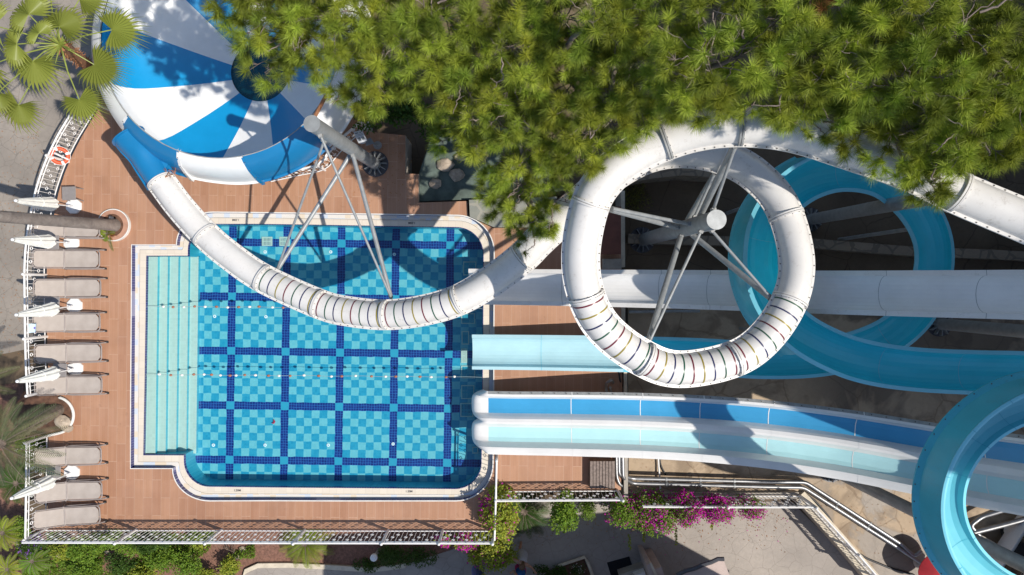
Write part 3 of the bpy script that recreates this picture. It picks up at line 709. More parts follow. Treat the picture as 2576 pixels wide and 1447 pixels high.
# turquoise spiral at the lower right
SPC = (2634, 1256); SP = []
for i in range(30):
    a = math.radians(lerp(-68, -290, i/29)); z = lerp(8.0, 6.1, (i/29))
    rx = lerp(238, 262, abs(math.cos(a))**1.5); ry = 247
    SP.append((SPC[0] + rx*math.cos(a), SPC[1] + ry*math.sin(a), z))
SP = [(2940, 985, 8.5), (2820, 1005, 8.3)] + SP + [(2890, 1490, 5.9)]
sp = spline([P(*q) for q in SP], .16)
rs = thing('spiral_slide', sp[len(sp)//2], 'turquoise open spiral slide with a high outer wall at the lower right corner', 'water slide')
sfr, ss = channel(rs, sp, [(-.40, .20, 1), (-.33, .21, 0), (-.28, .08, 0), (-.15, .01, 0), (0, 0, 0), (.18, .02, 0), (.30, .12, 0), (.36, .32, 0), (.40, .62, 0), (.415, .74, 1), (.455, .745, 1), (.50, .73, 1)], lambda t: 1, lambda t: 1, [(2430, 1085), (2385, 1185), (2400, 1380), (2520, 1030)], ['spiral_turquoise', 'turquoise_rim', 'turquoise_outside'], thick=.04, strip=('turquoise_outside', .006))
def outer_wall(fr, off, h0, h1, foot, sg=1):
    """the outside of the high wall: slants out to a bolted foot flange"""
    fr = [(p, t, s*sg, u) for p, t, s, u in fr]
    mb = MB(); rows = [[p + s*off + UPZ*h1, p + s*(off + .05) + UPZ*(h1 - .25), p + s*(off + .09) + UPZ*(h0 + .08), p + s*(off + foot) + UPZ*h0, p + s*(off + foot) + UPZ*(h0 - .04), p + s*(off - .08) + UPZ*(h0 - .04)] for p, t, s, u in fr]
    mb.loft(rows, 0, ring_closed=False)
    for i in range(1, len(fr), 2):
        p, t, s, u = fr[i]; c = p + s*(off + foot - .03) + UPZ*(h0 + .015); mb.tube([c, c + UPZ*.014], .017, 6, 1)
    return mb
outer_wall(sfr, .505, .0, .71, .20).build('outer_wall', ['turquoise_outside', 'bolt_dark'], rs, smooth=True)
a0, a1 = nearest(ffr, 2010, 845), nearest(ffr, 2030, 452)
outer_wall(ffr[a0:a1], .565, .08, .76, .16, -1).build('outer_wall', ['turquoise_outside', 'bolt_dark'], rf, smooth=True)

# ---- bowl
BC = P(553, 97, 3.2); RB = 3.40; RD = .95
rb = thing('bowl_slide', (BC.x, BC.y, 0), 'large round blue and white striped bowl slide with a dark drain pool', 'water slide')
def bp(r, a, z): return Vector((BC.x + r*math.cos(a), BC.y + r*math.sin(a), z))
BZ = [(.95, .06), (1.2, .15), (1.6, .30), (2.1, .52), (2.6, .78), (3.0, 1.0), (3.3, 1.19), (3.52, 1.40), (3.68, 1.66), (3.77, 1.98), (3.78, 2.28), (3.72, 2.60), (3.60, 2.88), (3.4, 3.2)]
for k in range(12):
    a0, a1 = -math.radians(15 + 30*k), -math.radians(15 + 30*(k+1)); mb = MB(); rows = []
    for r, z in BZ: rows.append([bp(r, lerp(a0, a1, j/12), z) for j in range(13)])
    mb.loft(rows, 0, ring_closed=False); mb.loft([[q - Vector((0, 0, .05)) for q in r][::-1] for r in rows], 0, ring_closed=False)
    mid = (15 + 30*k + 15) % 360
    o = mb.build('bowl_panel', 'bowl_white' if (k % 2 == 0) else 'bowl_blue', rb, smooth='all')
    o['label'] = 'white panel' if k % 2 == 0 else 'blue panel'
mb = MB(); mb.loft([[bp(r, -2*math.pi*j/64, z) for j in range(64)] for r, z in ((RB - .004, 3.195), (RB, 3.212), (RB + .022, 3.212), (RB + .026, 3.18))]); mb.build('rim', 'flange_grey', rb, smooth='all')
mb = MB(); mb.loft([[bp(r, -2*math.pi*j/48, z) for j in range(48)] for r, z in ((RD, .06), (RD, .012))]); mb.build('drain_wall', 'drain_teal', rb, smooth='all')
mb = MB(); mb.disc((BC.x, BC.y, .014), RD - .002, 48); mb.build('drain_pool', 'drain_teal', rb)
def rout(ad):   # how far the outer shell flares, by picture angle
    return 3.92 + .22*sm(95, 135, ad)
def shell(a0, a1, mat, label):
    mb = MB(); rows = []; n = max(4, int((a1 - a0)/3))
    for j in range(n + 1):
        ad = lerp(a0, a1, j/n); a = -math.radians(ad); ro = rout(ad % 360)
        rows.append([bp(r, a, z) for r, z in ((RB + .024, 3.205), (lerp(RB, ro, .40), 3.06), (lerp(RB, ro, .70), 2.78), (lerp(RB, ro, .90), 2.35), (ro, 1.95), (ro + .06, 1.93), (ro + .06, 1.88), (ro - .1, 1.86))])
    mb.loft(rows, 0, ring_closed=False); o = mb.build('rim_wall', mat, rb, smooth=True); o['label'] = label
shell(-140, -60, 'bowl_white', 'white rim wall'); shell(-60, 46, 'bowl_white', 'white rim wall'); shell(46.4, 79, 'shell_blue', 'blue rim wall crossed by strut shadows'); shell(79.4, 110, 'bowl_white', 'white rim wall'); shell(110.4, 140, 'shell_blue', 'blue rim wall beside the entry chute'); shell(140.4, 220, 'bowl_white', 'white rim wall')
for ad in (46.2, 79.2, 110.2, 140.2):
    a = -math.radians(ad); ro = rout(ad); mb = MB(); prof = [(RB + .06, 3.20), (lerp(RB, ro, .35), 3.10), (lerp(RB, ro, .62) + .05, 2.80), (lerp(RB, ro, .85) + .07, 2.38), (ro + .10, 1.95), (ro + .12, 1.82)]
    rows = [[bp(r, a + d, z) for d in (-.012, .012)] for r, z in prof]; mb.loft(rows, ring_closed=False)
    for d in (-.012, .012): mb.loft([[bp(r, a + d, z), bp(r - .12, a + d, z - .02)] for r, z in prof], ring_closed=False)
    for q in range(4):
        r, z = prof[q + 1]; c = bp(r, a, z + .012); mb.tube([c, c + UPZ*.01], .014, 6, 1)
    mb.build('wall_flange', ['bowl_white' if ad > 90 else 'shell_blue', 'bolt_dark'], rb)
for q in range(8):
    a = 2*math.pi*(q + .5)/8; MB().tube([bp(2.6, a, -.02), bp(2.6, a, .70)], .09, 12).build('leg', 'galvanised', rb, smooth=True)
# blue entry chute joining the tube to the rim
cp = spline([tpts[-1], P(379, 416, 2.52), P(359, 384, 2.56), P(335, 358, 2.58), P(320, 338, 2.6)], .1); cf = frames(cp); mb = MB(); rows = []
for i, f in enumerate(cf):
    tt = i/(len(cf)-1); rr = lerp(.375, .43, tt); rows.append(ringv(f, rr))
mb.loft(rows); mb.loft([[q + (q - f[0]).normalized()*(-.03) for q in r][::-1] for r, f in zip(rows, cf)])
e = cf[-1]; mb.loft([ringv((e[0] + e[1]*d, *e[1:]), r) for d, r in ((0, .43), (.01, .49), (.045, .49), (.05, .39))])
for s in (-1, 1): mb.loft([[p + sd*s*.37 + u*.02, p + sd*s*.47 + u*.02, p + sd*s*.47 - u*.02, p + sd*s*.37 - u*.02] for p, t, sd, u in cf], caps=True)
mb.build('entry_chute', 'shell_blue', rb, smooth=True)
mb = MB()      # curved saddle between chute and rim
rows = []
for i, f in enumerate(cf[:-1]):
    p, t, sd, u = f; side = -1 if (p + sd - Vector((BC.x, BC.y, p.z))).length > (p - sd - Vector((BC.x, BC.y, p.z))).length else 1
    v = Vector((BC.x - p.x, BC.y - p.y, 0)).normalized(); dr = (Vector((BC.x, BC.y, 0)) - Vector((p.x, p.y, 0))).length
    q1 = p + u*.30 + v*.24; q2 = Vector((BC.x, BC.y, 0)) - v*(RB + .12) + UPZ*3.0
    rows.append([q1.lerp(q2, w_) - UPZ*.28*math.sin(math.pi*w_) for w_ in (0, .15, .3, .5, .7, .85, 1)])
mb.loft(rows, ring_closed=False); mb.build('saddle', 'shell_blue', rb, smooth='all')
p = P(431, 436, 2.75); mb = MB()
for q in range(26): c = p + Vector((U(-.16, .16), U(-.09, .09), U(-.02, .05))); mb.tube([c, c + Vector((U(-.1, .1), U(-.1, .1), U(0, .03)))], [.012, .004], 4)
o = mb.build('leaf_litter', 'fibre'); tag(o, 'rust-brown heap of dry leaves caught beside the blue entry chute', 'leaves', kind='stuff')
a = P(819, 243, 3.35); b = P(789, 299, 3.3); mb = MB(); mb.tube([a, b], .055, 12); mb.tube([a + (a - b).normalized()*.03, a], .075, 12); mb.build('overflow_pipe', 'band_red' if False else 'fibre', rb, smooth=True)

# ---- posts and struts
def post(base, top, d, zb, label, struts, collar=True):
    """base/top: photo points with heights; struts: (t along mast, end point, radius)"""
    a, b = P(*base), P(*top); r = thing('support_post', (a.x, a.y, zb), label, 'post', 'steel posts carrying the slides')
    a0 = a + (a - b).normalized()*0; mb = MB(); mb.tube([a, b], d/2, 28); mast = mb.build('mast', 'galvanised', r, smooth=True)
    ax = (b - a).normalized(); mb = MB(); mb.tube([b, b + ax*.02], d/2 + .012, 28); mb.build('cap', 'galvanised', mast, smooth=True)
    mb = MB(); mb.cyl((a.x, a.y, zb), d/2 + .24, .03, 24); mb.build('base_plate', 'dark_metal', r, smooth=True)
    mb = MB()
    for i in range(12):
        g = 2*math.pi*i/12; c = Vector((a.x, a.y, zb)) + Vector((math.cos(g), math.sin(g), 0))*(d/2 + .10) + UPZ*.12; mb.box(c, (.20, .018, .18), g)
    mb.build('gussets', 'galvanised', r)
    for t, e, rr in struts:
        q = a.lerp(b, t); e = Vector(e); dr = (e - q); fl = Vector((dr.x, dr.y, 0)).normalized(); q2 = q + fl*(d/2 + .03)
        st_ = MB().tube([q2, e], rr, 12).build('strut', 'galvanised', r, smooth=True)
        mb = MB(); mb.box(q + fl*(d/2 + .02), (.10, .10, .16), math.atan2(fl.y, fl.x)); mb.build('bracket', 'flange_grey', st_)
    return r
def tube_at(px, py, up=-.15, side=0):
    i = nearest(tf, px, py); p, t, s, u = tf[i]; return p + u*up + s*side
def inner(px, py, z): return P(px, py, z)
post((945, 413, 0), (785, 311.5, 6.7), .375, 0, 'tall grey steel post beside the bowl, standing on the deck above the pool', [
    (.93, inner(985, 752, 3.45), .034), (.47, inner(984, 750, 3.4), .062), (.80, inner(696, 682, 2.75), .034), (.43, inner(697, 680, 2.7), .062)])
post((1615, 604, G), (1802, 553, 7.2), .43, G, 'tall grey steel post with a flat round cap inside the white tube loop', [
    (.68, inner(1632, 856, 7.0), .075), (.90, inner(1634, 858, 7.02), .038), (.70, inner(1938, 750, 6.6), .075), (.90, inner(1936, 746, 6.62), .038),
    (.86, inner(1846, 370, 8.55), .075), (.975, inner(1848, 372, 8.6), .038), (.68, inner(1799, 436, 5.85), .075), (.76, inner(1796, 440, 5.9), .04), (.70, inner(1538, 527, 7.75), .075), (.83, inner(1540, 525, 7.8), .045)])
post((2036, 553, G), (2470, 474, 7.8), .38, G, 'grey steel post rising behind the turquoise loop to carry the upper tube', [(.97, P(2440, 490, 8.95), .06)])
post((2362, 815, YZ), (2760, 850, 6.2), .38, YZ, 'dark shaded steel post at the right edge below the white straight slide', [])
post((2090, 1182, YZ), (2690, 1478, 7.4), .36, YZ, 'dark steel post slanting down to the lower right beneath the spiral slide', [])
post((2640, 1257, YZ), (2790, 1316, 8.4), .40, YZ, 'steel post at the centre of the turquoise spiral slide just off the edge', [])
# ================================================================== POOLSIDE FURNITURE
def sling_panel(x0, z0, x1, z1, hw, r0, r1, thick=.022):
    """rounded cloth panel between two heights; r0/r1 corner radii at each end"""
    mb = MB(); n = 14; top = []; bot = []
    for i in range(n + 1):
        t = i/n; x = lerp(x0, x1, t); z = lerp(z0, z1, t); L = abs(x1 - x0); d0 = t*L; d1 = (1-t)*L; w_ = hw
        if r0 and d0 < r0: w_ = hw - r0 + math.sqrt(max(0, r0*r0 - (r0-d0)**2))
        if r1 and d1 < r1: w_ = hw - r1 + math.sqrt(max(0, r1*r1 - (r1-d1)**2))
        row = [Vector((x, w_*u, z - .018*(1-u*u))) for u in (-1, -.6, -.2, .2, .6, 1)]; top.append(row); bot.append([q - Vector((0, 0, thick)) for q in row][::-1])
    mb.loft(top[::1], ring_closed=False); mb.loft(bot, ring_closed=False)
    for e in (0, -1): mb.loft([[r[e] for r in top], [r[-1 - e if e == 0 else 0] for r in bot]], ring_closed=False)
    return mb
def frame_path(x0, z0, x1, z1, hw, r0, r1):
    pts = []
    def pt(x, y): t = (x - x0)/(x1 - x0); return Vector((x, y, lerp(z0, z1, t)))
    def cor(x, y, r, a0, a1): return [pt(x + r*math.cos(math.radians(lerp(a0, a1, i/5))), y + r*math.sin(math.radians(lerp(a0, a1, i/5)))) for i in range(6)]
    return cor(x1 - r1, hw - r1, r1, 0, 90) + cor(x0 + r0, hw - r0, r0, 90, 180) + cor(x0 + r0, -hw + r0, r0, 180, 270) + cor(x1 - r1, -hw + r1, r1, 270, 360)
def make_lounger():
    r = thing('sun_lounger', (0, 0, 0), '', 'sun lounger', 'sun loungers beside the left railing')
    mb = sling_panel(.80, .36, 1.88, .34, .262, 0, .10); mb.build('seat', 'sling_fabric', r, smooth='all')
    mb = sling_panel(.0, .66, .785, .365, .262, .10, 0); mb.build('backrest', 'sling_fabric', r, smooth='all')
    MB().tube(frame_path(.79, .345, 1.93, .325, .292, .05, .13), .02, 8, closed=True).build('seat_frame', 'taupe_frame', r, smooth=True)
    MB().tube(frame_path(-.035, .66, .80, .35, .292, .13, .05), .02, 8, closed=True).build('back_frame', 'taupe_frame', r, smooth=True)
    for s in (-1, 1):
        MB().tube([(.72, s*.30, .27), (.95, s*.325, .30), (1.4, s*.325, .26), (1.85, s*.315, .20), (1.98, s*.30, .14)], .022, 8).build('side_rail', 'taupe_frame', r, smooth=True)
        MB().tube([(.78, s*.295, .34), (.70, s*.325, .17), (.66, s*.325, 0)], .022, 8).build('leg', 'taupe_frame', r, smooth=True)
        MB().tube([(1.86, s*.29, .33), (1.93, s*.31, .17), (1.95, s*.31, .05)], .022, 8).build('leg', 'taupe_frame', r, smooth=True)
        MB().tube([(1.95, s*.31 - .025, .05), (1.95, s*.31 + .03, .05)], .05, 14).build('wheel', 'dark_rubber', r, smooth=True)
        MB().blob((.77, s*.295, .36), .035, 8, 6).build('hinge', 'taupe_frame', r, smooth=True)
    return r
lg = make_lounger()
LNG = [(84, 571, 575, 'taupe sun lounger half hidden under the slanting palm trunk'), (84, 651, 652, 'taupe sun lounger below the second closed parasol, just under the palm planter'),
       (87, 726, 724.5, 'taupe sun lounger between the second and third closed parasols, in full sun'), (85, 813, 811, 'taupe sun lounger with a patterned towel at its head, under the third closed parasol'),
       (89, 891, 887, 'taupe sun lounger with a parasol shadow on its head end, above the fourth parasol'), (90, 973, 969, 'taupe sun lounger dappled by palm fronds beside the rounded planter'),
       (88, 1154, 1146, 'taupe sun lounger below the rounded planter, above the fifth closed parasol'), (90, 1244, 1234, 'taupe sun lounger crossed by the fifth closed parasol'), (85, 1310, 1295, 'taupe sun lounger at the corner of the railings with leaf shadows on its edge')]
for i, (hx, hy, fy, lab) in enumerate(LNG):
    o = lg if i == 0 else copy_tree(lg); a = P(hx, hy, .66); b = P(hx + 152, fy, .33); d = b - a
    o.location = (a.x, a.y, 0); o.rotation_euler = (0, 0, math.atan2(d.y, d.x)); o['label'] = lab
def make_parasol():
    r = thing('closed_parasol', (0, 0, 0), '', 'parasol', 'closed parasols along the left railing')
    mb = MB(); c8 = [Vector((.27*math.cos(math.pi*(2*j+1)/8), .27*math.sin(math.pi*(2*j+1)/8), 0)) for j in range(8)]
    mb.loft([[q + UPZ*.0 for q in c8], [q*1.0 + UPZ*.05 for q in c8], [q*.93 + UPZ*.075 for q in c8], [q*.25 + UPZ*.10 for q in c8]], caps=True); mb.build('base', 'white_plastic', r)
    MB().tube([(0, 0, .09), (0, 0, .32)], .032, 12).build('sleeve', 'white_plastic', r, smooth=True)
    MB().tube([(0, 0, .05), (0, 0, 2.72)], .02, 10).build('pole', 'white_paint', r, smooth=True)
    mb = MB(); rings = []
    for i in range(19):
        t = i/18; z = lerp(2.70, 1.12, t); rb_ = .055 + .175*t**.8; row = []
        for j in range(64):
            a = 2*math.pi*j/64; fold = .62 + .38*abs(math.cos(4*a + .5*math.sin(3*t)))**.7; hem = (.10*math.cos(8*a) if i == 18 else 0)
            row.append((rb_*fold*math.cos(a), rb_*fold*math.sin(a), z + hem*t))
        rings.append(row)
    mb.loft(rings); mb.loft([[(x*.9, y*.9, z) for x, y, z in r_][::-1] for r_ in rings[-4:]]); mb.build('canopy', 'canvas', r, smooth='all')
    mb = MB(); mb.blob((0, 0, 2.74), (.05, .05, .055), 10, 7); mb.build('finial', 'white_plastic', r, smooth='all')
    mb = MB(); mb.torus((0, 0, 1.75), .165, .012, 20, 5); mb.build('tie', 'canvas', r, smooth=True)
    return r
pr = make_parasol()
PAR = [(186, 519, 41, 505, 'closed white parasol shaded by the palm trunk, at the top of the row'), (180, 611, 33, 603, 'closed white parasol just below the slanting palm trunk'), (188, 769, 42, 792, 'closed white parasol in full sun between the third and fourth loungers'),
       (189.5, 927, 45, 959, 'closed white parasol with green palm fronds over its canopy'), (181, 1188.5, 31, 1253, 'closed white parasol leaning over the lounger near the lower left corner')]
for i, (bx, by, tx, ty, lab) in enumerate(PAR):
    o = pr if i == 0 else copy_tree(pr); a = P(bx, by, .03); b = P(tx, ty, 2.72); o.location = (a.x, a.y, .003); o['label'] = lab
    q = UPZ.rotation_difference((b - Vector((a.x, a.y, .03))).normalized())
    for ch in o.children:
        if ch.name.split('.')[0] != 'base': ch.rotation_mode = 'QUATERNION'; ch.rotation_quaternion = q
def make_table():
    r = thing('side_table', (0, 0, 0), '', 'table', 'grey side tables between the loungers')
    mb = MB(); mb.box((0, 0, .44), (.44, .44, .03), bevel=.008); mb.build('top', 'grey_table', r)
    for sx in (-1, 1):
        for sy in (-1, 1): mb = MB(); mb.tube([(sx*.18, sy*.18, .425), (sx*.20, sy*.20, 0)], .018, 8); mb.build('leg', 'grey_table', r, smooth=True)
    return r
tb = make_table()
for i, (x, y, rz, lab) in enumerate([(173, 486.5, .03, 'grey square side table standing clear at the top of the row of parasols'), (131, 610, .0, 'grey square side table half under the second closed parasol'), (132, 763, -.04, 'grey square side table tucked behind the third closed parasol'), (150, 931, -.05, 'grey square side table between the parasol with palm fronds and its base'), (135, 1190, -.03, 'grey square side table beside the lowest parasol base')]):
    o = tb if i == 0 else copy_tree(tb); p = P(x, y, .45); o.location = (p.x, p.y, .001); o.rotation_euler = (0, 0, rz); o['label'] = lab
# towel hanging by the railing
a = P(78, 826, .82); mb = MB(); rows = [[a + Vector((-.10 + .035*i, lerp(-.14, .14, j/8) + .01*math.sin(i*2 + j), .05*math.sin(i*.9) - .004*j)) for j in range(9)] for i in range(8)]
mb.loft(rows, ring_closed=False); mb.loft([[q - UPZ*.012 for q in r_][::-1] for r_ in rows], ring_closed=False); tag(mb.build('beach_towel', 'towel_print', origin=a, smooth='all'), 'blue, white and purple towel over the railing at the head of a lounger', 'towel')

# ================================================================== RAILINGS
def fence(name, pts, h, label, z0=0, posts=(), sp=.14, group='white iron railings', ringr=.05):
    c = [P(x, y, z0) for x, y in pts]; r = thing(name, c[0], label, 'railing', group); path = spline(c, .06) if len(c) > 2 else [c[0].lerp(c[-1], i/200) for i in range(201)]
    cum = [0]
    for p, q in zip(path, path[1:]): cum.append(cum[-1] + (q - p).length)
    L = cum[-1]
    def at(d):
        d = min(max(d, 0), L - 1e-6)
        lo = 0
        for i in range(len(cum) - 1):
            if cum[i+1] >= d: lo = i; break
        t = (d - cum[lo])/max(1e-9, cum[lo+1] - cum[lo]); return path[lo].lerp(path[lo+1], t), (path[lo+1] - path[lo]).normalized()
    m = max(2, int(L/.25)); base = [at(L*i/m)[0] for i in range(m + 1)]
    MB().tube([p + UPZ*h for p in base], .030, 8).build('top_rail', 'white_paint', r, smooth=True)
    MB().tube([p + UPZ*(h - .135) for p in base], .017, 6).build('upper_rail', 'white_paint', r, smooth=True)
    MB().tube([p + UPZ*.10 for p in base], .019, 6).build('lower_rail', 'white_paint', r, smooth=True)
    bars = MB(); rng = bars; k = int(L/sp); lev = [.74, .55, .36]
    for i in range(1, k):
        p, t = at(i*L/k); hr = h*lev[i % 3]; M = Matrix((( t.x, 0, -t.y), (t.y, 0, t.x), (0, 1, 0)))
        bars.box(p + UPZ*(.10 + (hr - ringr - .10)/2), (.013, .013, hr - ringr - .10), math.atan2(t.y, t.x)); bars.box(p + UPZ*((hr + ringr + h - .135)/2), (.013, .013, h - .135 - hr - ringr), math.atan2(t.y, t.x))
        rng.torus(p + UPZ*hr, ringr, .0125, 10, 4, mat=M)
        if i % 2: rng.torus(p + UPZ*(h - .07), .03, .008, 8, 4, mat=M)
    bars.build('infill_panel', 'white_paint', r)
    for px, py in posts:
        q = P(px, py, z0); i = min(range(len(path)), key=lambda i: (path[i] - q).length); p = path[i]; mb = MB(); mb.tube([p, p + UPZ*(h + .05)], .045, 10); mb.blob(p + UPZ*(h + .07), .05, 8, 6); mb.build('post', 'white_paint', r, smooth=True)
    return r
fence('railing', [(250, 268), (224, 312), (198, 355), (174, 404), (157, 447), (143, 492), (133, 540), (122, 600), (116.5, 673), (117, 760), (118, 837), (120, 915), (124, 985)], 1.03, 'long curved white railing on the left deck edge, carrying a life ring', posts=[(250, 268), (172, 408), (116, 690), (118, 847), (124, 985)])
fence('railing', [(123, 1096), (122, 1200), (120, 1331)], 1.06, 'short white railing on the left between the rounded planter and the lower corner', posts=[(123, 1096), (120, 1331)])
fence('railing', [(120, 1332), (700, 1333), (1243, 1334)], 1.2, 'long straight white railing along the lower edge of the deck', posts=[(345, 1332), (556, 1332), (767, 1333), (975, 1333), (1115, 1333), (1243, 1334)])
fence('railing', [(1251, 1138), (1249, 1236), (1246, 1332)], 1.1, 'short white railing right of the pool, overgrown at its lower end by pink bougainvillea', posts=[(1251, 1138), (1249, 1236)])
fence('railing', [(1252, 1235), (1400, 1234), (1556, 1233)], 1.1, 'white railing under the wooden pump cover between two green bushes', posts=[(1556, 1233)])
fence('railing', [(1600, 1246), (1800, 1247), (2012, 1247)], 1.25, 'white railing behind the wide magenta bougainvillea at the edge of the yard', z0=-.44, posts=[(1800, 1247), (2012, 1247)])
fence('railing', [(2016, 1252), (2064, 1303), (2122, 1367), (2196, 1452)], 1.0, 'white railing slanting down along the cream wall at lower right', z0=-.44, posts=[(2122, 1367), (2190, 1446)])
fence('railing', [(684, 458), (752, 443), (818, 428), (846, 398), (872, 368), (898, 345), (922, 322), (932, 297), (938, 262)], 1.0, 'white railing curving round the right rim of the striped bowl', posts=[(818, 428), (922, 322)])
fence('railing', [(250, 266), (290, 283)], 1.0, 'very short white railing piece joining the curved railing to the bowl', posts=[(290, 283)])
# life ring on the curved railing
c = P(150, 392, .72); tdir = Vector((.42, .90, 0)).normalized(); out = Vector((tdir.y, -tdir.x, 0)); up = (UPZ*.50 + out*.0 + Vector((-out.x, -out.y, 0))*.85).normalized(); nrm = tdir.cross(up).normalized()
M = Matrix((tdir, up, nrm)).transposed(); r = thing('life_ring', c, 'orange life ring with white bands hung on the curved railing', 'life ring')
mb = MB(); mb.torus(c, .225, .06, 40, 12, mat=M); mb.build('ring', 'orange', r, smooth=True)
for i in range(4):
    a0 = math.pi/4 + math.pi/2*i; mb = MB(); mb.tube([c + M @ Vector((.225*math.cos(a0 + d), .225*math.sin(a0 + d), 0)) for d in (-.16, -.08, 0, .08, .16)], .064, 12); mb.build('band', 'white_plastic', r, smooth=True)
mb = MB(); mb.torus(c, .295, .008, 32, 5, mat=M); mb.build('grab_line', 'canvas', r, smooth=True)
mb = MB(); mb.box(c - nrm*.09, (.62, .05, .05), math.atan2(out.y, out.x)); mb.build('hanger', 'white_paint', r)
# notice boards by the bowl railing
def board(name, quad, z, base, mat, label, lines):
    v = [P(x, y, z) for x, y in quad]; c = sum(v, Vector())/4; b = P(*base, 0); r = thing(name, (b.x, b.y, 0), label, 'sign'); mb = MB()
    lo = [q - UPZ*.025 for q in v]; mb.loft([lo[::-1], v[::-1]], caps=True); mb.build('panel', mat, r)
    mb = MB(); mb.tube([b, Vector((c.x, c.y, z - .03))], .022, 10); mb.cyl((b.x, b.y, 0), .14, .02, 16); mb.build('stand', 'white_paint' if mat == 'paper_sign' else 'galvanised', r, smooth=True)
    mb = MB()
    for u0, u1, v0, v1 in lines:
        qs = []
        for u, w_ in ((u0, v0), (u1, v0), (u1, v1), (u0, v1)): qs.append(v[0].lerp(v[1], u).lerp(v[3].lerp(v[2], u), w_) + UPZ*.004)
        mb.add(qs, [(3, 2, 1, 0)])
    if lines: mb.build('print', 'sign_grey', r)
board('notice_board', [(888.7, 332.5), (910.5, 327), (923.5, 354), (902.5, 361)], 1.25, (912, 352), 'paper_sign', 'white notice board with a printed sheet beside the bowl railing', [(.1, .45, .12, .2), (.1, .9, .3, .33), (.1, .9, .4, .43), (.12, .45, .55, .85), (.55, .88, .55, .85)])
board('display_board', [(920, 352), (932, 346), (942, 361), (920, 367)], .9, (950, 366), 'sign_grey', 'small grey tilted board beside the white notice board', [])

# ================================================================== PLANTERS, PUMP COVER, PIPES
pc = P(289, 567, 0); r = thing('palm_planter', pc, 'round planter with white rim around the base of the tall slanting palm', 'planter')
mb = MB(); lp = lambda rr, dx=0, sx=1: [Vector((pc.x + dx + rr*sx*math.cos(2*math.pi*j/40), pc.y + rr*math.sin(2*math.pi*j/40), 0)) for j in range(40)]
mb.poly([lp(.50), lp(.37, -.04)], .10); mb.strip(lp(.50), .0, .10); mb.strip(lp(.37, -.04)[::-1], .03, .10); mb.build('curb', 'terracotta', r)
mb = MB(); mb.poly([lp(.535), lp(.502)], .112); mb.strip(lp(.535), 0, .112); mb.build('rim', 'white_kerb', r)
mb = MB(); mb.poly([lp(.372, -.04)], .04); mb.build('soil', 'soil', r)
for (x, y, lab) in ((286, 549, 'small black spotlight in the round planter above the palm trunk'), (241, 580, 'small black spotlight at the foot of the half hidden lounger')):
    p = P(x, y, .06); r = thing('spotlight', p, lab, 'lamp', 'spotlights at the tall palm'); d = Vector((-.75, .1, .65)).normalized()
    mb = MB(); mb.tube([p, p + UPZ*.09], .02, 8); mb.cyl((p.x, p.y, p.z - .05), .06, .03, 12); mb.build('stake', 'dark_metal', r, smooth=True)
    q = p + UPZ*.12; mb = MB(); mb.tube([q - d*.06, q - d*.03, q + d*.07], [.03, .06, .075], 16); mb.build('housing', 'dark_metal', r, smooth=True)
    mb = MB(); mb.tube([q + d*.071, q + d*.074], .06, 16); mb.build('lens', 'sign_grey', r)
PB = [(128, 992), (150, 999)] + arc(139, 1045, 46, -76, 80, 14) + [(122, 1096), (60, 1100), (20, 1050), (60, 985)]
r = thing('corner_planter', P(140, 1045), 'rounded white-edged planter bulging into the deck at the leaning feather palm', 'planter'); w_ = PP(PB, .05)
mb = MB(); mb.poly([w_], .05); mb.build('soil', 'soil', r)
e0 = PP([(150, 999)] + arc(139, 1045, 46, -76, 80, 16) + [(122, 1096)], .09); mb = MB(); mb.tube(e0, .045, 8); mb.build('rim', 'white_kerb', r, smooth=True)
def rock(px, py, z, s, label):
    p = P(px, py, z); mb = MB(); mb.blob(p, (s, s*U(.6, .9), s*.5), 10, 7, jit=.16); tag(mb.build('rock', 'rock', origin=p, smooth=30), label, 'rock', 'garden rocks')
rock(158, 1060, .15, .26, 'large tan boulder beside the palm base in the rounded planter'); rock(205*.75+15, 1078, .12, .2, 'smaller tan boulder at the lower rim of the rounded planter')
for i, (x, y, s, t) in enumerate([(150, 1398, .16, 'pale rock among shrubs left of the lower garden'), (270, 1388, .10, 'small pale rock in the dark gap under the lower railing'), (478, 1398, .12, 'pale rock in the mulch near the lower hedge'), (610, 1382, .13, 'pale rock beside the bare twigs in the mulch'), (596, 1400, .11, 'pale rock in the mulch left of the yellow cycad'),
        (1120, 415, .30, 'grey boulder in the shaded rock bed nearest the pines'), (1150, 440, .26, 'grey boulder in the shaded rock bed above the terrace'), (1095, 462, .22, 'small grey boulder in the shaded rock bed near the deck corner'), (1160, 395, .24, 'lit grey boulder at the foot of the pines')]):
    rock(x, y, (-.2 if y < 500 else G + .06), s, t)
# slatted pump cover
a, b = P(1484, 1160, .32), P(1547, 1229, .32); c = (a + b)/2; sx, sy = b.x - a.x, a.y - b.y; r = thing('pump_cover', (c.x, c.y, 0), 'weathered slatted wooden cover box on the deck beside the silver pipes', 'cover')
mb = MB()
for s in (-1, 1): mb.box((c.x + s*(sx/2 - .02), c.y, .15), (.04, sy, .30)); mb.box((c.x, c.y + s*(sy/2 - .02), .15), (sx - .08, .04, .30))
mb.build('frame', 'bark', r)
mb = MB(); k = 8
for i in range(k): mb.box((c.x - sx/2 + (i + .5)*sx/k, c.y, .315), (sx/k - .018, sy - .01, .03))
mb.build('slats', 'cream_stone' if False else 'pine_bark', r)
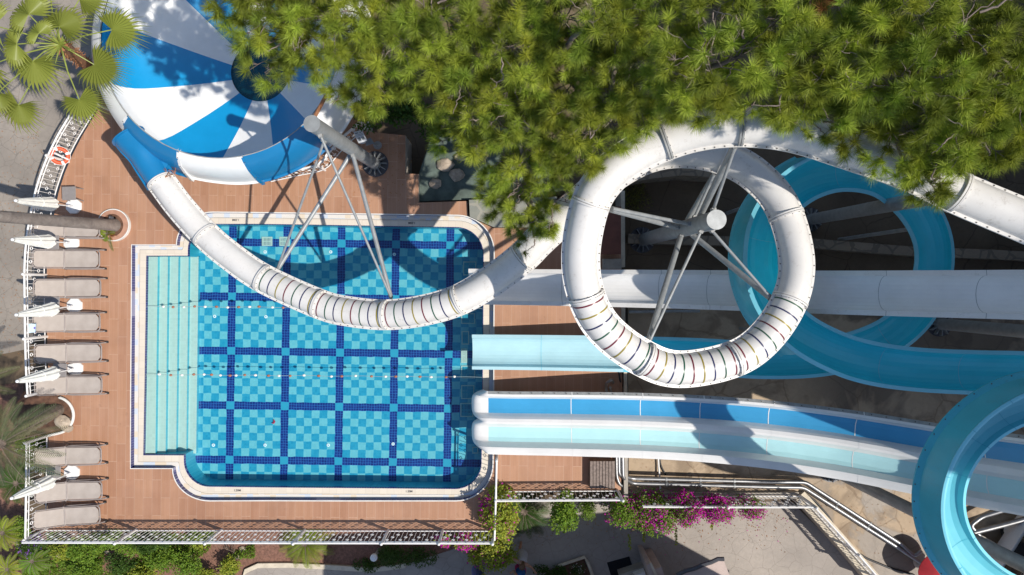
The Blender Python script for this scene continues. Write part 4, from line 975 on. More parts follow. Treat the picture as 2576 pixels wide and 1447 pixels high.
# pump house roof by the central post
a, b = P(1512, 520, .6), P(1562, 640, .6); c = (a + b)/2; r = thing('pump_house', (c.x, c.y, -.0), 'low shed with a flat red-brown roof left of the tall post inside the tube loop', 'shed')
mb = MB(); mb.box((c.x, c.y, .6), (b.x - a.x, a.y - b.y, .06)); mb.build('roof', 'pump_roof', r)
mb = MB(); mb.box((c.x, c.y, .285), (b.x - a.x - .12, a.y - b.y - .12, .57)); mb.build('wall', 'concrete_wall', r)
p = P(1540, 664, .2); mb = MB(); mb.box((p.x, p.y, .1), (.62, .34, .2), bevel=.02); mb.build('step', 'concrete_wall', r)
def pipe(pts, rr, mat, label, cat='pipe', group='silver water pipes', name='water_pipe', rings=True):
    v = [P(*q) for q in pts]; r = thing(name, v[0], label, cat, group); dense = []
    for i, p in enumerate(v):
        if 0 < i < len(v) - 1:
            d0 = (v[i-1] - p).normalized(); d1 = (v[i+1] - p).normalized(); k = min(.14, (v[i-1]-p).length*.45, (v[i+1]-p).length*.45)
            for t in (0, .25, .5, .75, 1): dense.append((p + d0*k).lerp(p, t).lerp(p.lerp(p + d1*k, t), t))
        else: dense.append(p)
    MB().tube(dense, rr, 14).build('pipe', mat, r, smooth=True)
    if rings:
        mb = MB()
        for p, q in zip(v, v[1:]):
            L = (q - p).length; t = (q - p).normalized()
            for i in range(1, int(L/1.4) + 1): m_ = p + t*(i*L/(int(L/1.4) + 1)); mb.tube([m_ - t*.03, m_ + t*.03], rr + .012, 14)
        if mb.v: mb.build('coupling', 'galvanised', r, smooth=True)
    return r
pipe([(1556, 1120, .1), (1557, 1195, .1), (1590, 1204, -.2), (1932, 1212, -.3), (2026, 1213, -.35), (2268, 1370, -.4), (2300, 1400, -.4), (2318, 1385, -.3)], .065, 'silver_pipe', 'upper one of the two long silver pipes running along the yard wall')
pipe([(1565, 1120, .1), (1567, 1203, .1), (1592, 1216, -.2), (1932, 1225, -.3), (2021, 1226, -.35), (2262, 1380, -.4), (2330, 1425, -.4)], .065, 'silver_pipe', 'lower one of the two long silver pipes running along the yard wall')
pipe([(1550, 1133, .1), (1551, 1200, .08), (1560, 1222, .05), (1576, 1224, -.1)], .055, 'silver_pipe', 'short silver pipe nearest the pump cover bending under the railing')
pipe([(1577, 1135, -.3), (1577, 1218, -.3)], .06, 'black_hose', 'black pipe running straight beside the pump cover and silver pipes', group=None, rings=False)
pipe([(1528, 1010, .05), (1524, 975, .15), (1527, 962, .4), (1538, 955, .42), (1542, 962, .1)], .05, 'silver_pipe', 'small silver hooked pipe on the deck between the pale slide and the two-lane slide')
pipe([(1540, 1012, .05), (1537, 990, .06), (1535, 975, .25)], .045, 'silver_pipe', 'short stub pipe next to the small hooked silver pipe')
pipe([(1556, 925, .02), (1560, 960, .02), (1575, 985, -.4)], .03, 'black_hose', 'black hose curving over the deck edge beside the hooked pipe', 'hose', None, 'garden_hose', False)
pipe([(1655, 1140, -.5), (1657, 1175, -.5), (1660, 1203, -.45), (1661, 1235, -.4)], .03, 'white_paint', 'thin white pipe crossing the sunlit yard above the long silver pipes', group=None, rings=False)
pipe([(1658, 1140, -.56), (1662, 1172, -.56), (1675, 1195, -.56)], .028, 'black_hose', 'black hose lying beside the thin white pipe in the yard', 'hose', None, 'garden_hose', False)
pipe([(2024, 1240, -.5), (2052, 1262, -.56), (2085, 1300, -.56), (2108, 1340, -.56), (2140, 1378, -.56), (2180, 1405, -.56), (2240, 1430, -.56), (2300, 1447, -.56)], .035, 'black_hose', 'thick black hose curving along the cream wall in the yard', 'hose', None, 'garden_hose', False)
pipe([(2032, 1247, -.57), (2062, 1282, -.575), (2095, 1335, -.575), (2130, 1375, -.575), (2180, 1412, -.575)], .018, 'yellow_hose', 'thin yellow hose along the foot of the cream wall', 'hose', None, 'garden_hose', False)
pipe([(1582, 785, -.5), (1700, 783, -.5), (1760, 783, -.5)], .05, 'galvanised', 'grey pipe in shade below the white straight slide', group=None)
pipe([(2466, 1350, -.2), (2440, 1322, -.2), (2470, 1300, -.2), (2600, 1262, .1)], .075, 'silver_pipe', 'upper bent silver pipe seen through the turquoise spiral')
pipe([(2425, 1346, -.2), (2520, 1322, -.1), (2640, 1290, .1)], .085, 'silver_pipe', 'straight silver pipe seen through the turquoise spiral')
pipe([(2495, 1378, -.4), (2600, 1340, -.4)], .05, 'silver_pipe', 'lowest silver pipe seen through the turquoise spiral')
# lit garden bollard
b = P(955, 1381, G); t = P(942, 1400, -.55); r = thing('garden_lamp', b, 'pale blue-grey garden bollard lamp between the cycad and the round bush', 'lamp'); t = Vector((lerp(b.x, t.x, 1), lerp(b.y, t.y, 1), t.z))
MB().tube([b, t], .055, 14).build('pole', 'galvanised', r, smooth=True)
mb = MB(); mb.tube([t, t + UPZ*.04, t + UPZ*.14, t + UPZ*.20], [.09, .12, .12, .05], 18); mb.build('lamp_head', 'paper_sign', r, smooth=True)
# ================================================================== PLANTS
def rdir():
    while True:
        v = Vector((U(-1, 1), U(-1, 1), U(-1, 1)))
        if .01 < v.length_squared < 1: return v.normalized()
class Leaves(MB):
    """many small leaf faces with their own natural tint"""
    def __init__(s): super().__init__(); s.c = []
    def tint(s, k, n, hue=0.0):
        s.c.extend([k*(1 + hue), k, k*(1 - hue*.5), 1.0]*n)
    def needle_tuft(s, base, d, L, n, w=.009, shoot=.12, dry=False):
        k = U(.5, 1.35); hue = U(-.18, .16); a = d.orthogonal().normalized(); b = d.cross(a)
        vs = []; fs = []; o = 0
        for i in range(n):
            t = R(); ph = U(0, 6.283); el = U(.12, 1.25) if t > .35 else U(.7, 1.6)
            dr = d*math.cos(el) + (a*math.cos(ph) + b*math.sin(ph))*math.sin(el); p0 = base + d*shoot*t; l = L*U(.7, 1.1)
            sd = dr.cross(rdir()); 
            if sd.length_squared < 1e-6: continue
            sd = sd.normalized()*w*.5; p1 = p0 + dr*l; p1.z -= l*.10
            vs += [p0 - sd, p0 + sd, p1]; fs.append((o, o+1, o+2)); o += 3
        s.add(vs, fs)
        if dry: s.c.extend([1.0, .38, 1.0, 1.0]*len(vs))
        else: s.tint(k, len(vs), hue)
    def plume(s, base, d, L, n, shoot, k, hue, dry=False, w=.0078):
        a = d.orthogonal().normalized(); b = d.cross(a); vs = []; fs = []; o = 0
        for i in range(n):
            t = R()**.7; ph = U(0, 6.283); el = lerp(U(.8, 1.45), U(.15, 1.2), t); dr = d*math.cos(el) + (a*math.cos(ph) + b*math.sin(ph))*math.sin(el); p0 = base + d*shoot*t; p1 = p0 + dr*L*U(.75, 1.12); p1.z -= L*.12
            sd = dr.cross(Vector((U(-1, 1), U(-1, 1), U(-1, 1))))
            if sd.length_squared < 1e-5: continue
            sd = sd.normalized()*w*.5; vs += [p0 - sd, p0 + sd, p1]; fs.append((o, o+1, o+2)); o += 3
        s.add(vs, fs)
        if dry: s.c.extend([k*1.0, k*.38, k*1.0, 1.0]*len(vs))
        else: s.tint(k, len(vs), hue)
    def leaf(s, p, d, nrm, L, W, k=None, hue=None):
        sd = d.cross(nrm)
        if sd.length_squared < 1e-6: return
        sd = sd.normalized(); up = sd.cross(d).normalized(); m = p + d*L*.5 + up*L*.08
        s.add([p, m + sd*W*.5, p + d*L, m - sd*W*.5], [(0, 1, 2), (0, 2, 3)])
        s.tint(U(.65, 1.3) if k is None else k, 4, U(-.1, .2) if hue is None else hue)
def limb(mb, a, b, r0, r1, n=7, wob=.12, m=0):
    pts = []; k = 7; L = (b - a).length
    for i in range(k + 1):
        t = i/k; p = a.lerp(b, t) + Vector((U(-1, 1), U(-1, 1), U(-.5, .5)))*wob*L*.25*math.sin(math.pi*t); p.z += L*.05*math.sin(math.pi*t); pts.append(p)
    mb.tube(pts, [lerp(r0, r1, i/k) for i in range(k + 1)], n, m, caps=False); return pts
def pine(base, top_z, blobs, label, tufts=1.0):
    """blobs: photo point, height, radius in metres. Trunk, limbs to every bough, twigs, needle tufts."""
    b = P(base[0], base[1], G); r = thing('pine_tree', b, label, 'tree', 'pine trees above the slides'); ctr = P(sum(q[0] for q in blobs)/len(blobs), sum(q[1] for q in blobs)/len(blobs), top_z)
    tk = MB(); tp = limb(tk, b, Vector((ctr.x, ctr.y, top_z*.93)), .24, .07, 12, .10); tk.build('trunk', 'pine_bark', r, smooth=True)
    br = MB(); lf = Leaves(); dead = MB()
    for x, y, z, rad in blobs:
        if rad > .6: z += U(-.75, .45); rad *= U(.78, .95)
        c = P(x, y, z); s0 = min(tp[2:], key=lambda q: abs(q.z - (z - .9 - .25*(Vector((q.x, q.y)) - Vector((c.x, c.y))).length))); bp_ = limb(br, s0, c - UPZ*.25, .07, .025, 6)
        got = []; tries = 0; want = int(5 + 10*rad*rad*tufts)
        while len(got) < want and tries < want*16:
            tries += 1; d = rdir()
            if d.z < -.35: d.z = -d.z
            lay = U(.85, 1.02) if tries % 4 else U(.35, .75)
            q = c + Vector((d.x*rad, d.y*rad, d.z*rad*.62))*lay
            if any((q - g).length_squared < .15 for g in got): continue
            got.append(q); s1 = bp_[-1 - int(R()*3)]; limb(br, s1, q, .016, .007, 4, .25); kk = U(.58, 1.32); hh = U(-.10, .12); od = (d*.9 + UPZ*.35 + rdir()*.3).normalized(); dry = R() < .006
            for j in range(5 + int(R()*4)):
                dd = (od + rdir()*.85).normalized(); e = q + dd*U(.05, .26); br.tube([q, e], [.007, .005], 3, caps=False)
                lf.plume(e, (dd + UPZ*.75).normalized(), U(.18, .29), 125, U(.08, .22), kk*U(.78, 1.22), hh + U(-.05, .05), dry)
        for i in range(2 if R() < .55 else 1):      # bare grey twigs breaking through the top
            d = rdir(); d.z = abs(d.z)*.5 + .35; d.normalize(); q = c + Vector((d.x*rad, d.y*rad, d.z*rad*.72)); e = q + (rdir() + UPZ*.25)*U(.25, .55)
            pp = limb(br, c + d*rad*.3, q, .022, .014, 5, .3); pp = limb(br, q, e, .014, .005, 4, .35); limb(br, pp[3], pp[3] + rdir()*.22, .007, .003, 4, .3)
            if R() < .35: lf.needle_tuft(e, rdir(), .13, 22)
    br.build('branches', 'pine_bark', r, smooth='all'); lf.build('crown', 'pine_needles', r)
    return r
pine((800, 40), 9.6, [(640, 30, 8.6, .62), (675, 95, 8.3, .62), (705, 150, 7.8, .52), (735, 65, 8.7, .75), (745, 150, 8.0, .42), (790, 92, 8.4, .5), (830, 20, 9.4, .9), (680, 20, 9.3, .8), (875, 80, 8.6, .7), (630, -60, 9.7, .95), (710, -95, 10, 1.0), (790, -70, 10, .95), (690, -25, 9.4, .8), (560, -110, 10, .9), (860, -70, 10, .95)], 'pine tree reaching over the drain of the striped bowl')
pine((1010, 120), 9.4, [(930, 40, 9.5, .85), (900, 210, 7.4, .52), (945, 225, 7.2, .5), (960, 150, 8.3, .7), (1010, 90, 9.2, .8), (1035, 180, 8.3, .72), (1080, 20, 9.8, .8), (935, 150, 7.7, .4), (990, 30, 9.7, .7)], 'pine tree beside the right rim of the bowl')
pine((1190, 200), 9.6, [(1120, 90, 9.3, .8), (1190, 40, 9.8, .85), (1150, 160, 8.8, .8), (1225, 200, 8.6, .85), (1110, 205, 8.0, .55), (1180, 260, 7.8, .7), (1260, 110, 9.4, .85), (1165, 330, 6.6, .55), (1230, 300, 7.6, .7)], 'pine tree behind the rock bed, between the bowl and the pool')
pine((1330, 330), 6.6, [(1300, 260, 8.6, .8), (1340, 350, 7.8, .8), (1270, 390, 7.0, .72), (1390, 400, 7.2, .6), (1275, 455, 6.2, .5), (1320, 470, 6.2, .62), (1330, 540, 5.6, .48), (1385, 520, 5.8, .42), (1410, 330, 8.2, .75), (1345, 597, 5.4, .24), (1290, 520, 5.6, .4)], 'pine tree drooping over the terrace to the tube beside the pool')
pine((1440, 120), 10.2, [(1330, 60, 9.9, .9), (1410, 30, 10.2, .9), (1380, 150, 9.6, .9), (1470, 110, 10.2, .95), (1330, 180, 9.2, .75), (1445, 210, 9.4, .85), (1500, 30, 10.5, .9)], 'pine tree at the top centre of the photo')
pine((1580, 260), 10.0, [(1480, 280, 9.0, .8), (1560, 220, 9.8, .9), (1530, 295, 8.9, .6), (1630, 245, 9.3, .7), (1440, 360, 8.3, .5), (1475, 375, 8.4, .38), (1600, 130, 10.4, .95), (1660, 170, 10.3, .85), (1555, 50, 10.6, .9)], 'pine tree over the left shoulder of the white tube loop')
pine((1800, 170), 10.8, [(1700, 60, 10.8, .95), (1720, 200, 10.4, .8), (1790, 130, 10.9, .95), (1765, 222, 9.45, .46), (1850, 212, 9.5, .46), (1830, 40, 11.0, .95), (1880, 130, 10.8, .85), (1655, 250, 9.2, .4)], 'pine tree above the highest part of the white tube loop')
pine((2000, 150), 10.8, [(1950, 60, 11.0, .95), (1960, 180, 10.6, .85), (1930, 225, 9.8, .48), (2040, 120, 11.0, .95), (2050, 230, 10.1, .75), (2058, 305, 9.65, .30), (2010, 245, 9.85, .42), (2130, 60, 11.2, .95)], 'pine tree with one low tuft lying on the white tube')
pine((2190, 230), 10.8, [(2140, 180, 11.0, .9), (2150, 262, 10.1, .6), (2220, 130, 11.2, .95), (2240, 250, 10.8, .8), (2180, 325, 9.85, .30), (2262, 335, 10.3, .5), (2310, 200, 11.2, .9), (2290, 395, 9.95, .42), (2230, 40, 11.4, .95), (2280, 440, 9.8, .25)], 'pine tree right of the tube tuft, hiding part of the upper tube')
pine((2380, 300), 10.8, [(2340, 315, 10.7, .75), (2360, 395, 10.3, .5), (2325, 440, 9.9, .34), (2430, 315, 10.7, .7), (2415, 375, 10.3, .42), (2400, 220, 11.2, .95), (2480, 270, 11.2, .9), (2340, 90, 11.5, .95), (2355, 450, 9.85, .24)], 'pine tree with boughs hanging over the upper white tube near the right edge')
pine((2540, 220), 11.0, [(2500, 100, 11.5, .95), (2560, 200, 11.4, .95), (2530, 300, 10.8, .7), (2420, 50, 11.6, .95), (2600, 80, 11.6, .95), (2600, 290, 10.8, .7), (2490, 345, 10.4, .36)], 'pine tree in the upper right corner')
def shrub(name, px, py, z0, rx, ry, h, n, mat, label, leaf=(.075, .045), flowers=None, group=None, droop=0, cat='shrub', clumps=9, stems=True):
    """leafy mound: clumps of leaves on thin stems; flowers = (material, share, clustered)"""
    c = P(px, py, z0 + .6*h); c.z = z0; r = thing(name, c, label, cat, group); lf = Leaves(); fl = Leaves(); st = MB(); cs = []
    for i in range(clumps):
        a = 6.283*i/clumps + U(-.4, .4); q = math.sqrt(U(.02, 1)); cs.append((Vector((c.x + rx*.72*q*math.cos(a), c.y + ry*.72*q*math.sin(a), z0 + h*U(.45, .85)*(1 - .35*q))), U(.34, .55)*min(1, (12/clumps)**.45)*min(rx, ry) + .05))
    cs.append((Vector((c.x, c.y, z0 + h*.7)), .5*min(rx, ry)))
    if stems:
        for q, _ in cs:
            limb(st, Vector((c.x + U(-.1, .1)*rx, c.y + U(-.1, .1)*ry, z0)), q, .016, .006, 4, .3)
    fset = [R() < (flowers[1] if flowers else 0) for _ in cs]
    for i in range(n):
        j = int(R()*len(cs)); q, rr = cs[j]; d = rdir(); d.z = d.z if d.z > -.3 else -d.z*.5
        p = q + Vector((d.x*rr, d.y*rr, d.z*rr*.75))*U(.55, 1.12); p.z -= droop*R()**3
        ld = (d*.6 + rdir()*.8).normalized(); nr = (UPZ + d*.6 + rdir()*.5).normalized(); L = U(.7, 1.25)*leaf[0]
        if flowers and (R() < (.62 if fset[j] else .05)): fl.leaf(p + d*.02, ld, nr, L*.8, leaf[1]*1.15, U(.7, 1.25), U(-.08, .08))
        else: lf.leaf(p, ld, nr, L, leaf[1]*U(.8, 1.2))
    if st.v: st.build('stems', 'bark', r)
    lf.m = [0]*len(lf.m) + [1]*len(fl.m); o_ = len(lf.v); lf.v += fl.v; lf.f += [tuple(i + o_ for i in f) for f in fl.f]; lf.c += fl.c
    lf.build('foliage', [mat, flowers[0]] if flowers else mat, r)
    return r
# broad-leaved bushes in the shade under the pines
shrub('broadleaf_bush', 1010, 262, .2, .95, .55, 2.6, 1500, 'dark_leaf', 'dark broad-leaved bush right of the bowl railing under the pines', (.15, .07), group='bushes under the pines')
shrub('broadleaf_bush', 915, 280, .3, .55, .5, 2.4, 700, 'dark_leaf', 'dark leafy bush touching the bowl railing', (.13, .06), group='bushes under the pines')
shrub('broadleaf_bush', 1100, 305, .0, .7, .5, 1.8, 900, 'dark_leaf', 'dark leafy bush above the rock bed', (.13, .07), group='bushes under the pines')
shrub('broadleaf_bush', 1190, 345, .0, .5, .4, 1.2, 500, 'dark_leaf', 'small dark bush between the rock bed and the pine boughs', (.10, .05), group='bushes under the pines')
shrub('dry_grass_patch', 1592, 497, G, .55, .55, .25, 900, 'grass_blade', 'sunlit yellow-green weed patch seen through the tube loop', (.10, .02), stems=False)
# lower garden
GG = 'shrubs in the lower garden'
S1 = [(200, 1382, .55, .42, 2.6, 2600, 'shrub_leaf', 'bright green shrub bulging through the lower railing near its left end'), (256, 1370, .42, .30, 2.9, 1700, 'shrub_leaf', 'bright green shrub standing above the lower railing, casting leaf shadows on the deck'),
      (160, 1388, .5, .35, .5, 900, 'yellow_leaf', 'low yellow-green shrub beside the purple flowers'), (330, 1372, .55, .40, .6, 1300, 'shrub_leaf', 'mottled green shrub under the lower railing right of the bright one'),
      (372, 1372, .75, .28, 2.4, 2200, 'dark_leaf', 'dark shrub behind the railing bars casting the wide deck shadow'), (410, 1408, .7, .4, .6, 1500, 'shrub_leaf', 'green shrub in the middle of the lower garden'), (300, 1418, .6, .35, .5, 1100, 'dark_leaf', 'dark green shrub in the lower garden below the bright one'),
      (470, 1425, .55, .4, .6, 1200, 'shrub_leaf', 'green shrub at the bottom edge left of the mulch'), (520, 1450, .5, .35, .5, 1000, 'yellow_leaf', 'yellow-green shrub cut by the bottom edge near the kerb'), (575, 1425, .45, .30, .5, 1000, 'yellow_leaf', 'clipped yellow-green shrub at the corner of the kerb'),
      (360, 1450, .6, .3, .5, 900, 'yellow_leaf', 'yellow-green shrub cut by the bottom edge'), (210, 1440, .7, .35, .5, 1100, 'shrub_leaf', 'green shrub at the bottom edge right of the small cycad'), (45, 1335, .45, .35, .7, 900, 'shrub_leaf', 'green shrub outside the lower left corner of the railings'),
      (488, 1352, .22, .22, .4, 300, 'shrub_leaf', 'small green weed clump right behind the lower railing'), (500, 1365, .2, .2, .3, 250, 'yellow_leaf', 'tiny yellow-green clump in the mulch')]
for x, y, rx, ry, h, n_, m, lab in S1: shrub('shrub', x, y, G + .1 if y > 1345 else G + .3, rx, ry, h + .2, n_, m, lab, (.075, .045), group=GG)
gc = Leaves(); ok = 0
for i in range(30000):
    x = U(40, 640); y = U(1338, 1470); hsh = math.sin(x*.021 + 1.3)*math.cos(y*.05 + x*.008) + .55*math.sin(x*.05 + y*.033)
    if hsh < (-.35 if x < 480 else .35) or (x > 590 and y > 1405): continue
    p = P(x, y, G + .03 + .22*max(0, hsh)*R()); gc.leaf(p, (rdir() + Vector((0, 0, .2))).normalized(), (UPZ + rdir()*.7).normalized(), U(.05, .085), .038, U(.55, 1.25))
tag(gc.build('ground_cover', 'shrub_leaf'), 'low leafy ground cover filling the lower garden bed', 'ground cover', kind='stuff')
shrub('flowering_shrub', 75, 1372, G + .2, .45, .35, .7, 800, 'dark_leaf', 'dark shrub sprinkled with purple flowers below the railing corner', (.07, .04), ('purple_flower', .35), GG)
shrub('flowering_shrub', 62, 1118, G + .5, .50, .45, 1.5, 1300, 'shrub_leaf', 'bright shrub with small white flowers between the two left palms', (.08, .05), ('white_flower', .05), GG)
shrub('flowering_shrub', 96, 1150, G + .5, .28, .30, 1.3, 600, 'shrub_leaf', 'bright shrub leaning on the short left railing', (.08, .05), ('white_flower', .05), GG)
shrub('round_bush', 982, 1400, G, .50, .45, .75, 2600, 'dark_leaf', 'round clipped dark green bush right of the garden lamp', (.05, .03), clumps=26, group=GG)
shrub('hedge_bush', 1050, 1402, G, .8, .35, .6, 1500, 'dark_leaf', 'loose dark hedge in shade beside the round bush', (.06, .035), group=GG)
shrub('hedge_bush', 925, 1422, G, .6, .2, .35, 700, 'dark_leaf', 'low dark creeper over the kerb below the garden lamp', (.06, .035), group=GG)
# bushes and bougainvillea by the right railings
shrub('railing_bush', 1420, 1292, G + .3, .50, .72, 2.8, 3000, 'shrub_leaf', 'bright green climbing bush over the railing, right of the dark cycad', (.085, .05), group='bushes on the right railing', droop=.3)
shrub('round_bush', 1480, 1282, G, .30, .40, 1.0, 1300, 'shrub_leaf', 'round clipped green bush next to the bright climbing bush', (.05, .03), clumps=20, group='bushes on the right railing')
BG = 'bougainvilleas on the railings'
BV = shrub('bougainvillea', 1255, 1305, G + .4, .62, 1.05, 2.9, 3400, 'yellow_leaf', 'upright bougainvillea with pink flowers at the corner of the railings right of the pool', (.095, .06), ('magenta_flower', .18), BG, .4, 'bougainvillea', 30)
shrub('bougainvillea', 1238, 1395, G + .4, .98, .66, 1.8, 3200, 'yellow_leaf', 'pale green bougainvillea spilling toward the walking woman', (.095, .055), ('magenta_flower', .04), BG, .4, 'bougainvillea', 26)
shrub('bougainvillea', 1168, 1368, G + .8, .42, .36, 1.3, 900, 'yellow_leaf', 'small bougainvillea spray with a bright magenta bunch under the railing', (.08, .05), ('magenta_flower', .75), BG, .3, 'bougainvillea', 5)
shrub('bougainvillea', 1116, 1364, G + .9, .34, .20, 1.1, 480, 'yellow_leaf', 'thin pink-flowered bougainvillea spray hanging on the lower railing', (.07, .045), ('magenta_flower', .6), BG, .2, 'bougainvillea', 4)
shrub('bougainvillea', 1572, 1292, G + .2, .66, .55, 2.7, 2800, 'shrub_leaf', 'mostly green left end of the wide bougainvillea with a few pink flowers', (.075, .045), ('magenta_flower', .12), BG, .4, 'bougainvillea', 26)
shrub('bougainvillea', 1652, 1302, G + .2, .95, .68, 2.9, 6000, 'shrub_leaf', 'widest bougainvillea over the railing, green with scattered magenta bunches', (.07, .045), ('magenta_flower', .48), BG, .5, 'bougainvillea', 40)
shrub('bougainvillea', 1738, 1290, G + .5, .74, .52, 2.6, 4000, 'shrub_leaf', 'bougainvillea with dense magenta flowers along the middle of the yard railing', (.07, .045), ('magenta_flower', .78), BG, .3, 'bougainvillea', 28)
shrub('bougainvillea', 1812, 1286, G + .6, .64, .44, 2.4, 3200, 'shrub_leaf', 'solid magenta bougainvillea mound on the yard railing', (.07, .045), ('magenta_flower', .93), BG, .3, 'bougainvillea', 24)
shrub('bougainvillea', 1893, 1284, G + .7, .50, .34, 1.6, 1700, 'shrub_leaf', 'small magenta bougainvillea tip at the right end of the row', (.065, .04), ('magenta_flower', .85), BG, .25, 'bougainvillea', 16)
for x, y, y2, lab in [(1582, 1345, 1385, 'long leafy shoot hanging from the green end of the bougainvillea'), (1622, 1335, 1362, 'short leafy shoot hanging beside the long one'), (1700, 1325, 1372, 'thin pale shoot hanging over the paving from the bougainvillea'), (1795, 1300, 1330, 'thin flower shoot hanging from the magenta mound')]:
    a, b = P(x, y, -.2), P(x + U(-8, 5), y2, -.35); lf = Leaves(); r = thing('trailing_shoot', a, lab, 'shoot', 'trailing shoots'); mb = MB(); pts = limb(mb, a, b, .007, .003, 4, .1); mb.build('stem', 'bark', r)
    for i in range(46): q = a.lerp(b, (i + R())/46); lf.leaf(q, (rdir() + UPZ*.3).normalized(), (UPZ + rdir()*.5).normalized(), .075, .045)
    lf.build('foliage', 'yellow_leaf', r)
# palms -------------------------------------------------------------
def frond(lf, st, p0, d, L, droop, n, lw, ll, vee=.5, k=None):
    """feather leaf: a drooping stem with paired leaflets"""
    d = d.normalized(); h = Vector((d.x, d.y, 0)); hl = max(.05, h.length); pts = []
    for i in range(13): t = i/12; pts.append(p0 + d*L*t - UPZ*droop*L*t*t)
    st.tube(pts, [lerp(.016, .004, i/12) for i in range(13)], 5, caps=False); k = U(.75, 1.25) if k is None else k; hue = U(-.1, .15)
    for i in range(n):
        t = .10 + .90*(i + .5)/n; j = min(11, int(t*12)); p = pts[j].lerp(pts[j+1], t*12 - j); tn = (pts[j+1] - pts[j]).normalized(); sd = tn.cross(UPZ).normalized(); up = sd.cross(tn)
        l = ll*(math.sin(math.pi*min(1, .12 + t*.86)))**.6
        for s in (-1, 1):
            dr = (sd*s*.78 + tn*.62 + up*vee*.5).normalized(); q1 = p + dr*l - UPZ*l*.12; w_ = tn*lw*.5; m_ = p + dr*l*.45
            lf.add([p - w_*.5, m_ - w_, q1, m_ + w_, p + w_*.5], [(0, 1, 2, 3, 4)]); lf.tint(k*U(.9, 1.1), 5, hue)
def cycad(px, py, z0, L, n, label, mat='cycad_leaf', dirs=None, name='cycad', stem=.35):
    c = P(px, py, z0 + stem); b = Vector((c.x, c.y, z0)); r = thing(name, b, label, 'cycad', 'cycads in the garden'); lf = Leaves(); st = MB()
    mb = MB(); mb.tube([b, b.lerp(c, .5), c], [.14, .17, .10], 12); mb.build('trunk', 'fibre', r, smooth=True)
    for i in range(n):
        a = 6.283*i/n*1.0 + U(-.12, .12); e = U(.15, .75); a = math.radians(lerp(dirs[0], dirs[1], i/n)) + U(-.1, .1) if dirs else a
        frond(lf, st, c, Vector((math.cos(a), math.sin(a), e)), L*U(.85, 1.1), U(.35, .6), 28, .015, L*.20, .6)
    st.build('stalks', 'yellow_hose' if False else mat + '' if False else 'bark', r); lf.build('fronds', mat, r); return r
cycad(768, 1366, G + .05, .98, 34, 'yellow-green cycad fanning out over the kerb at the bottom edge')
cycad(1318, 1288, G + .05, 1.05, 40, 'dark green cycad in shade between the bougainvillea and the green bush', 'dark_leaf')
cycad(82, 1412, G + .2, .60, 22, 'small cycad at the bottom left below the purple flowers', 'shrub_leaf')
cycad(8, 1340, G + .6, .75, 26, 'feathery yellow-green cycad at the left edge near the bottom', 'yellow_leaf')
cycad(20, 1432, G + .3, .6, 24, 'feathery yellow-green cycad in the bottom left corner', 'yellow_leaf')
cycad(42, 1216, G + .4, .85, 28, 'dark spiky cycad left of the fifth closed parasol', 'dark_leaf')
def feather_palm(base, crown, rt, dirs, L, label, mat='feather_leaf'):
    b = P(*base); c = P(*crown); r = thing('feather_palm', b, label, 'palm', 'palms'); mb = MB(); pts = []; k = 14
    for i in range(k + 1): t = i/k; pts.append(b.lerp(c, t) + UPZ*.18*math.sin(math.pi*t)*(c.z - b.z)*.3)
    mb.tube(pts, [rt*(1.15 - .25*i/k)*(1 + .07*(i % 2)) for i in range(k + 1)], 14)
    for i in range(80):     # old leaf bases
        t = U(.05, .97); p = b.lerp(c, t) + UPZ*.18*math.sin(math.pi*t)*(c.z - b.z)*.3; ax = (c - b).normalized(); d = rdir(); d = (d - ax*d.dot(ax)).normalized(); mb.tube([p + d*rt*.8, p + d*rt*1.15 + ax*.09], [.05, .03], 5)
    mb.build('trunk', 'bark', r, smooth=30); lf = Leaves(); st = MB()
    for a, e, l in dirs: a = math.radians(a); frond(lf, st, c, Vector((math.cos(a)*math.cos(e), math.sin(a)*math.cos(e), math.sin(e))), L*l, U(.35, .5), 34, .024, L*.18, .5)
    st.build('stalks', 'yellow_leaf' if False else 'bark', r); lf.build('fronds', mat, r); return r
feather_palm((150, 1030, .0), (0, 1118, 2.2), .17, [(40, .12, 1.15), (-26, .3, 1.15), (76, .3, 1.0), (66, .35, .95), (48, .2, 1.05), (30, .25, 1.2), (14, .1, 1.1), (-14, .15, 1.15), (-36, .1, 1.25), (-58, .2, 1.1), (88, .5, .9), (120, .6, .9), (170, .4, 1), (220, .4, 1), (-85, .4, .9)], 1.5, 'grey-green feather palm leaning left out of the rounded planter')
feather_palm((-60, 965, G), (-62, 962, 1.2), .16, [(20, .3, 1), (50, .35, 1), (75, .3, 1), (-15, .4, 1), (100, .5, 1), (-50, .4, 1), (180, .4, 1), (230, .4, .9), (140, .4, .9)], 1.35, 'feather palm at the left edge with upright fronds above the other palm')
# tall palm whose crown stands outside the frame
b = P(289, 567, .04); r = thing('tall_palm', b, 'tall palm, its smooth grey-brown trunk slanting from the round planter to the left edge', 'palm', 'palms')
TPZ = [(289, 567, .0, .21), (284, 566.5, .12, .20), (240, 563, 1.0, .185), (165, 557.5, 2.35, .175), (80, 551, 3.7, .165), (0, 545, 4.85, .16), (-140, 535, 6.6, .15), (-330, 521, 8.5, .14), (-480, 510, 9.7, .13)]
tp_ = spline([P(x, y, z) for x, y, z, q in TPZ], .12); nn = len(tp_); mb = MB()
mb.tube(tp_, [lerp(.185, .13, i/nn)*(1 + .018*math.sin(i*2.6) + .22*math.exp(-i/2.0)) for i in range(nn)], 20); mb.build('trunk', 'palm_trunk' if 'palm_trunk' in MATS else 'bark', r, smooth=True)
lf = Leaves(); st = MB()
for i in range(22): a = 6.283*i/22; frond(lf, st, tp_[-1], Vector((math.cos(a), math.sin(a), U(.1, .9))), 1.7, .5, 30, .035, .4)
